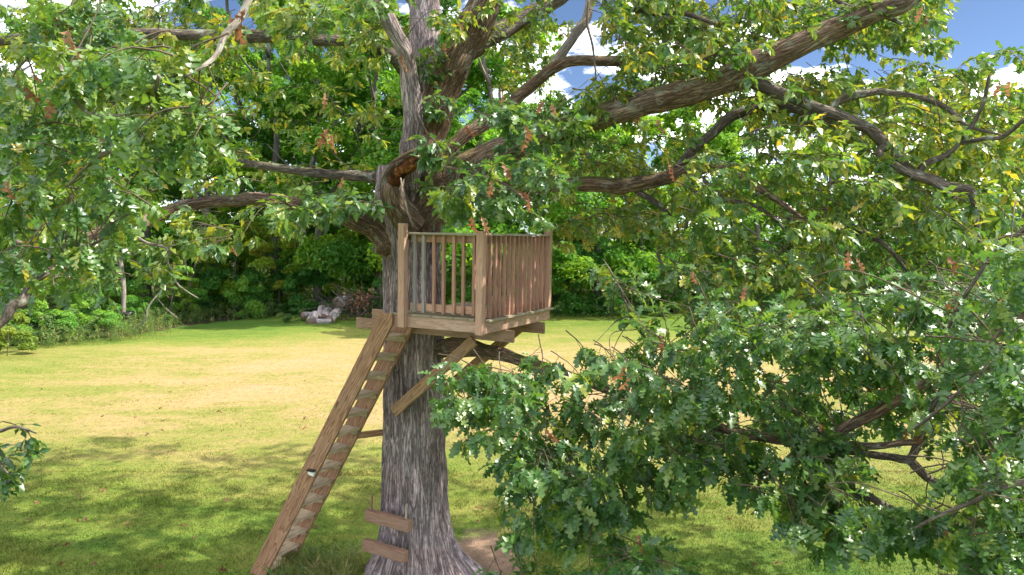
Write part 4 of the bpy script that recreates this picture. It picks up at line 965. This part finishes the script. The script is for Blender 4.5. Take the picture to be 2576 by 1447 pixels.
# shrubs along the edge
SH = [crown_mesh("foliage", 21, 9000, 1.9, 1.5, 2.7, .15, M_SHRUB, .11, .40, nblob=16, flat=.7), crown_mesh("foliage", 22, 8000, 1.5, 1.4, 1.9, .1, M_SHRUB, .10, .62, nblob=14),
      crown_mesh("foliage", 23, 10000, 2.3, 1.7, 3.9, .1, M_SHRUB, .12, .25, nblob=20, flat=.8), crown_mesh("foliage", 24, 6000, 1.2, 1.1, 1.1, .05, M_WEED, .09, .5, nblob=12)]
SHR = [
 (330,38,1,1.0,"low leafy shrub at the foot of the slender trunk"),(480,41,0,1.0,"dark green shrub left of the bright bush"),(560,42.5,2,1.0,"tall dark shrub in the shade behind the bright bush"),
 (625,40.5,1,1.05,"bright fresh green bush at the lawn edge"),(690,42,0,1.1,"bushy shrub between the bright bush and the log pile"),(760,42.5,2,.95,"tall shrub rising behind the logs"),
 (850,43,2,1.0,"dark shrub above the highest log"),(930,42,0,.9,"green shrub left of the platform beams"),(735,38.2,3,.7,"yellow green grass clump beside the logs"),
 (1020,40,2,1.0,"shrub behind the oak trunk"),(1130,38.5,0,1.0,"shrub seen between the front balusters"),(1270,38.5,2,.9,"dark shrub seen between the right side balusters"),
 (1400,42,2,1.0,"dense dark shrub right of the platform post"),(1480,42.5,2,1.2,"largest dark shrub on the far side of the mown gap"),(1570,42,0,1.1,"shrub beside the upright oak sprig"),
 (1660,42.5,2,1.0,"shrub left of the pale stake"),(1780,43,0,1.1,"shrub just left behind the pale stake"),(1900,43,2,1.1,"shrub right of the pale stake"),(2050,43,0,1.1,"shrub low behind the right foliage"),
 (2200,43,2,1.1,"shrub under the rounded tree at right"),(2380,43,0,1.1,"shrub near the right end of the lawn edge"),(2550,43,2,1.1,"shrub at the right edge of the picture"),
 (1430,40.8,3,1.2,"rough grassy clump along the shaded edge right of the platform"),(1540,40.8,3,1.3,"rough clump under the upright oak sprig"),(1640,41,3,1.2,"rough clump left of the stake foot"),
 (265,35,0,.8,"shrub in front of the left wood"),(215,32,1,.9,"rounded weedy shrub at the corner of the lawn"),(165,31.5,3,1.4,"bushy weed mass by the lawn corner"),(110,31,1,.9,"tall weedy shrub at the left border"),
 (60,30.5,3,1.4,"pale weed mass at the left border"),(5,30,1,.8,"leafy shrub at the left edge of the picture"),(150,35,0,1.0,"shrub behind the left weeds"),(60,35,2,.8,"dark tall shrub behind the left weeds"),
 (240,33.5,3,1.1,"low weed clump reaching into the lawn"),(275,36.2,3,.9,"low weeds just left of the slender pale trunk"),(400,37.6,3,.7,"small weed clump left of the feathery sapling"),(455,39,3,.8,"low clump at the foot of the feathery sapling"),
 (530,40.6,3,.8,"low clump at the shaded lawn edge"),(590,40.6,3,.6,"small clump before the bright bush"),(680,40.6,3,.8,"low clump right of the bright bush"),(900,40.4,3,.7,"low clump right of the logs"),(945,39.8,3,.8,"low clump under the long beam ends"),
]
for px, Y, v, sc, lab in SHR:
    p = at(px, 700, Y); o = link(bpy.data.objects.new("shrub" if v < 3 else "weed_clump", SH[v])); o.location = (p[0], Y, 0); o.rotation_euler = (0, 0, rt.uniform(0, 6.28)); o.scale = (sc, sc, sc * rt.uniform(.9, 1.15))
    tag(o, lab, "shrub" if v < 3 else "weeds")
for i in range(34):   # low growth that closes the wood down to the grass
    px = 230 + i * 70 + rt.uniform(-25, 25); Y = 42.2 + rt.uniform(-.4, 1.4) - (3.5 if px < 480 else 0)
    if 760 < px < 905: Y += 1.6
    v = rt.choice([0, 1, 2, 0]); p = at(px, 700, Y); sc = rt.uniform(.75, 1.15)
    o = link(bpy.data.objects.new("shrub", SH[v])); o.location = (p[0], Y, 0); o.rotation_euler = (0, 0, rt.uniform(0, 6.28)); o.scale = (sc, sc, sc)
    tag(o, "leafy shrub filling in between the larger shrubs along the wood edge", "shrub", "low shrubs along the wood edge")
# slender pale trunk, feathery sapling
def sapling(px, Y, h, r0, label, crown_v, csc, cz, lean=0.0, name="sapling", mat=M_PALE):
    p = at(px, 700, Y); t = empty(name, (p[0], Y, 0), label=label, cat="tree")
    path = spline([(0, 0, -.1), (.02 * h, 0, h * .3), (-.01 * h + lean, .1, h * .6), (.02 * h + lean, 0, h)], 6)
    V, F, B = tube(path, np.linspace(r0, r0 * .5, len(path)), 10, .15, px * .01); np_obj("trunk", V, F, mat, t, smooth=True, vec_attr=('bark', B))
    tb = Tubes(); rr = np.random.default_rng(int(px))
    for i in range(9):
        z = rr.uniform(.45, .98); b = path[int(z * (len(path) - 1))]; a = rr.uniform(0, 6.28); L = rr.uniform(.6, 1.5) * csc
        tb.add(*tube(spline([b, b + [math.cos(a) * L * .6, math.sin(a) * L * .6, L * .25], b + [math.cos(a) * L, math.sin(a) * L, L * .3]], 4), np.linspace(r0 * .3, r0 * .08, 9), 5))
    tb.obj("branches", mat, t)
    o = link(bpy.data.objects.new("crown", CRS[crown_v])); o.parent = t; o.location = (lean, 0, cz); o.scale = (csc, csc, csc * .8)
CRS = [crown_mesh("crown", 31, 6500, 1.9, 1.7, 2.6, 0, M_SHRUB, .13, .55, nblob=14, flat=.45), crown_mesh("crown", 32, 5000, 1.5, 1.4, 3.2, 0, M_SHRUB, .12, .75, nblob=12, flat=.45)]
sapling(303, 35.5, 7.0, .13, "slender tree with smooth pale trunk at the left edge of the lawn", 1, 1.4, 3.8)
sapling(425, 38.0, 3.2, .06, "feathery light green sapling at the corner of the shaded lawn", 0, 1.0, 1.0, .2, mat=M_LIMBD)
sapling(470, 40.0, 5.0, .07, "taller sapling with layered pale leaves above the feathery one", 0, 1.25, 3.2, .5, mat=M_LIMBD)
sapling(100, 37.5, 6.0, .14, "second slender trunk among the left weeds", 1, 1.2, 3.8, mat=M_FTRUNK)
sapling(258, 41.0, 6.0, .08, "thin dim trunk between the two slender ones", 0, 1.2, 4.2, mat=M_FTRUNK)
# yellow fern-like plant at the left edge (sumac)
p = at(-10, 700, 12.0)
def sumac():
    t = empty("sumac", (p[0], 27.0, 0), label="yellow green young sumac at the left border of the lawn", cat="shrub"); t.location = at(12, 800, 27)[0], 27, 0
    o = link(bpy.data.objects.new("foliage", crown_mesh("foliage", 41, 8000, 1.1, 1.1, 2.1, .1, leaf_mat("sumac leaf", [(0, (.10, .20, .03)), (.5, (.20, .29, .045)), (1, (.34, .34, .06))], .45, .5, .3, vein=False), .13, .5, nblob=26, flat=.6))); o.parent = t
    V, F, B = tube(spline([(0, 0, -.1), (.1, 0, .8), (0, .1, 1.9)], 4), np.linspace(.02, .01, 9), 6); np_obj("stem", V, F, M_TWIG, t, vec_attr=('bark', B))
sumac()

# weeds at the border: thin upright stems with narrow leaves and straw heads
def weeds(n, fx, hlo, hhi, name, label, seed):
    r = np.random.default_rng(seed); pts = fx(n, r); n = len(pts); h = r.uniform(hlo, hhi, n)
    V = []; t = []
    k = 14; f = r.uniform(.15, 1, (n, k)); a = r.uniform(0, 6.28, (n, k)); lean = r.normal(size=(n, 2)) * .35; h *= .45 + 1.1 * fbm(pts[:, 0] * .8, pts[:, 1] * .8, pts[:, 0] * 0, 2)
    base = np.concatenate([pts, gz(pts[:, 0], pts[:, 1])[:, None]], 1)
    q = base[:, None, :] + np.stack([lean[:, 0:1] * f * h[:, None], lean[:, 1:2] * f * h[:, None], f * h[:, None]], -1)
    L = (.08 + .14 * r.random((n, k)))[..., None]; d = np.stack([np.cos(a), np.sin(a), r.uniform(.0, .8, (n, k))], -1); s = np.stack([-np.sin(a), np.cos(a), a * 0], -1) * .012
    leafV = np.stack([q, q + d * L * .5 + s, q + d * L, q + d * L * .5 - s], 2).reshape(-1, 3)
    tl = np.repeat(np.clip(np.repeat(r.uniform(.1, .9, n), k) + r.normal(size=n * k) * .1, 0, 1), 4)
    tip = base + np.concatenate([lean * h[:, None], h[:, None]], 1); w = np.array([.006, 0, 0])
    stemV = np.stack([base - w, base + w, tip + w * .4, tip - w * .4], 1).reshape(-1, 3)
    V = np.concatenate([leafV, stemV]); tt = np.concatenate([tl, np.repeat(r.uniform(.3, 1, n), 4)])
    o = np_obj(name, V, np.arange(len(V)).reshape(-1, 4), M_WEED, attrs={'tint': tt}); tag(o, label, kind="stuff")
def edge_pts(n, r):
    # along the wood edge
    a = [(-21.5, 27.5), (-18.2, 29.0), (-16.2, 31.5), (-17.8, 35.5), (-16, 38.5), (-12, 40.5), (-5, 41), (4, 41), (12, 41), (24, 41)]
    A = np.array(a, float); seg = r.integers(0, len(a) - 1, n); u = r.random(n)[:, None]; q = A[seg] * (1 - u) + A[seg + 1] * u
    q[:, 1] += np.abs(r.normal(size=n)) * 1.0; q[:, 0] += r.normal(size=n) * .5
    q[:, 0] -= np.where(seg < 4, np.abs(r.normal(size=n)) * 1.0, 0); return q[~((q[:, 0] > -13.5) & (q[:, 0] < -8.0) & (q[:, 1] < 44))]
weeds(1500, edge_pts, .2, 1.0, "weeds", "tall weeds and rough grass along the edge of the wood", 6)
def foot_pts(n, r):
    q = np.stack([r.uniform(-3.4, -1.6, n), r.uniform(9.2, 10.2, n)], -1); q = q[np.hypot(q[:, 0] - TX, q[:, 1] - TY) > .85]; return q
weeds(60, foot_pts, .06, .26, "weeds", "green weeds around the foot of the ladder and the oak trunk", 8)
def straw(n, seed):
    r = np.random.default_rng(seed); x = r.uniform(-3.3, -1.9, n); y = r.uniform(9.2, 10.0, n); d = np.hypot(x - TX, y - TY); m = d > .8; x, y = x[m], y[m]; n = len(x)
    h = r.uniform(.08, .34, n); a = r.uniform(0, 6.28, n); b = np.stack([x, y, gz(x, y)], -1); L = r.uniform(.05, .25, n)
    w = np.stack([np.sin(a), -np.cos(a), a * 0], -1) * .0035; m1 = b + np.stack([np.cos(a) * L * .4, np.sin(a) * L * .4, h * .8], -1); e = b + np.stack([np.cos(a) * L, np.sin(a) * L, h], -1)
    V = np.stack([b - w, b + w, m1 + w * .8, m1 - w * .8, m1 - w * .8, m1 + w * .8, e + w * .1, e - w * .1], 1).reshape(-1, 3)
    o = np_obj("dry_grass", V, np.arange(len(V)).reshape(-1, 4), M_WEED, attrs={'tint': np.repeat(r.uniform(.7, 1, n), 8)}); tag(o, "straw coloured dry grass at the foot of the ladder and trunk", kind="stuff")
straw(1100, 9)

# ------------------------------------------------------------------ logs
M_LOG = bark_mat("weathered log", (.62, .56, .56), (.24, .20, .19), .2, None, .8, .7)
M_CUT = plain("cut end wood", (.24, .17, .135), .9, .1, 0, .5)
def log(a, b, r0, label, rel=(0, 0)):
    c = (a + b) / 2; t = empty("log", tuple(c), label=label, cat="log", group="cut logs heaped at the wood edge")
    path = spline([a - c, (a - c) * .3 + (b - c) * .0 + np.array([0, 0, .01]), b - c], 4)
    r0 *= .82
    V, F, B = tube(path, np.full(len(path), r0) * np.linspace(1.03, .95, len(path)), 16, .18, a[0] * 2, cap=False); np_obj("bark", V, F, M_LOG, t, smooth=True, vec_attr=('bark', B))
    for s, e in ((-1, path[0]), (1, path[-1])):
        V, F, B = tube(np.array([e - nrm(path[-1] - path[0]) * s * .02, e + nrm(path[-1] - path[0]) * s * .006]), [r0 * .96, r0 * .93], 16, cap=True); np_obj("cut_end", V, F, M_CUT, t)
LZ = lambda zx, zy, Y: at((850 + zx / 9.044) * .85867, (820 + zy / 9.044) * .85867, Y)
log(LZ(1230, 640, 38.9), LZ(1580, 520, 39.6), .42, "big pale log lying highest on the log heap")
log(LZ(560, 1130, 37.2), LZ(640, 940, 38.0), .33, "short pale log standing lowest at the left front of the heap")
log(LZ(740, 1040, 37.8), LZ(850, 750, 38.8), .27, "long grey log leaning steeply in the middle of the heap")
log(LZ(900, 1020, 37.9), LZ(1030, 830, 38.6), .34, "thick grey log right of the steep one")
log(LZ(1050, 1060, 37.5), LZ(1260, 830, 38.5), .30, "cracked grey log leaning at the right of the heap")
log(LZ(330, 950, 38.2), LZ(540, 940, 38.6), .24, "thin log lying flat at the left end of the heap")
log(LZ(650, 1120, 37.4), LZ(1100, 1110, 37.4), .20, "low log lying along the grass in front of the heap")
def brush():
    r = np.random.default_rng(12); tb = Tubes(); c = LZ(1700, 850, 38.6)
    for i in range(120):
        a = np.array([c[0] + r.normal() * 1.0, 38.8 + r.normal() * .4, r.uniform(.05, 1.5)]); d = nrm(np.array([r.normal(), r.normal() * .4, r.normal() * .5])); L = r.uniform(.5, 1.6)
        tb.add(*tube(spline([a, a + d * L * .5 + r.normal(size=3) * .08, a + d * L], 3), np.linspace(.03, .01, 7), 5, cap=False))
    o = tb.obj("brush_pile", M_LIMBD); tag(o, "tangled heap of grey sticks right of the logs", kind="stuff")
    V, F, t = build_leaves(np.stack([c[0] + .3 + r.normal(size=200) * .35, 38.5 + r.normal(size=200) * .3, 1.1 + r.normal(size=200) * .3], -1), rand_unit(200, r), rand_unit(200, r), r.uniform(.12, .22, 200), r.random(200), 2)
    o = np_obj("dead_leaves", V, F, M_BROWN, attrs={'tint': t}); tag(o, "rusty dead leaves caught in the brush heap", kind="stuff")
brush()

# ------------------------------------------------------------------ small things
def lathe(name, prof, mat, parent=None, seg=24, ribs=0):
    th = np.linspace(0, 2 * np.pi, seg, endpoint=False); V = []
    for rr, z in prof:
        for t in th: V.append((rr * math.cos(t), rr * math.sin(t), z))
    n = len(prof); idx = np.arange(n * seg).reshape(n, seg); j = np.roll(idx, -1, 1)
    F = np.stack([idx[:-1], j[:-1], j[1:], idx[1:]], -1).reshape(-1, 4)
    return np_obj(name, V, F, mat, parent, smooth=False)
p = at(321, 700, 35.6)
bn = empty("black_bin", (p[0], 35.6, 0), label="black ribbed bin standing behind the slender pale trunk", cat="bin")
bn.rotation_euler = (R_(6), R_(-8), 0)
lathe("body", [(0, .02), (.24, .02), (.27, .1), (.30, .14), (.29, .2), (.33, .26), (.32, .34), (.36, .40), (.35, .48), (.38, .54), (.37, .62), (.38, .72)], M_BLACK, bn)
lathe("lid", [(.40, .72), (.41, .76), (.38, .80), (.2, .84), (0, .85)], M_BLACK, bn)
p = at(1852, 800, 33.0)
sk = empty("wooden_stake", (p[0], 33., 0), label="pale wooden stake standing in front of the wood at right", cat="stake")
o = board("shaft", sk, (0, 0, -.1), (.03, 0, 1.45), .14, .09, W_CAP, Yax, .01)
# fallen leaves on the lawn
fb = [np_mesh("fallen_leaf", tv * np.array([1, .9, 2.2]), tf, M_BROWN, attrs={'tint': np.full(len(tv), q)}) for (tv, tf), q in zip(TPL[0], (.0, .2, .5, .1, .35))]
rf = random.Random(3)
for i in range(110):
    Y = 9.6 + 14 * rf.random()**1.5; px = rf.uniform(-20, 2590); x = (px - 1288) / FPX * Y
    if abs(x - TX) < .7 and abs(Y - TY) < .8: continue
    o = link(bpy.data.objects.new("fallen_leaf", fb[i % 5])); s = rf.uniform(.10, .17); o.scale = (s, s, s)
    o.location = (x, Y, float(gz(np.array([x]), np.array([Y]))[0]) + .045); o.rotation_euler = (rf.uniform(-.6, .6), rf.uniform(-.5, .5), rf.uniform(0, 6.28))
    tag(o, "dry brown oak leaf lying on the lawn", "leaf", "fallen oak leaves scattered on the lawn")
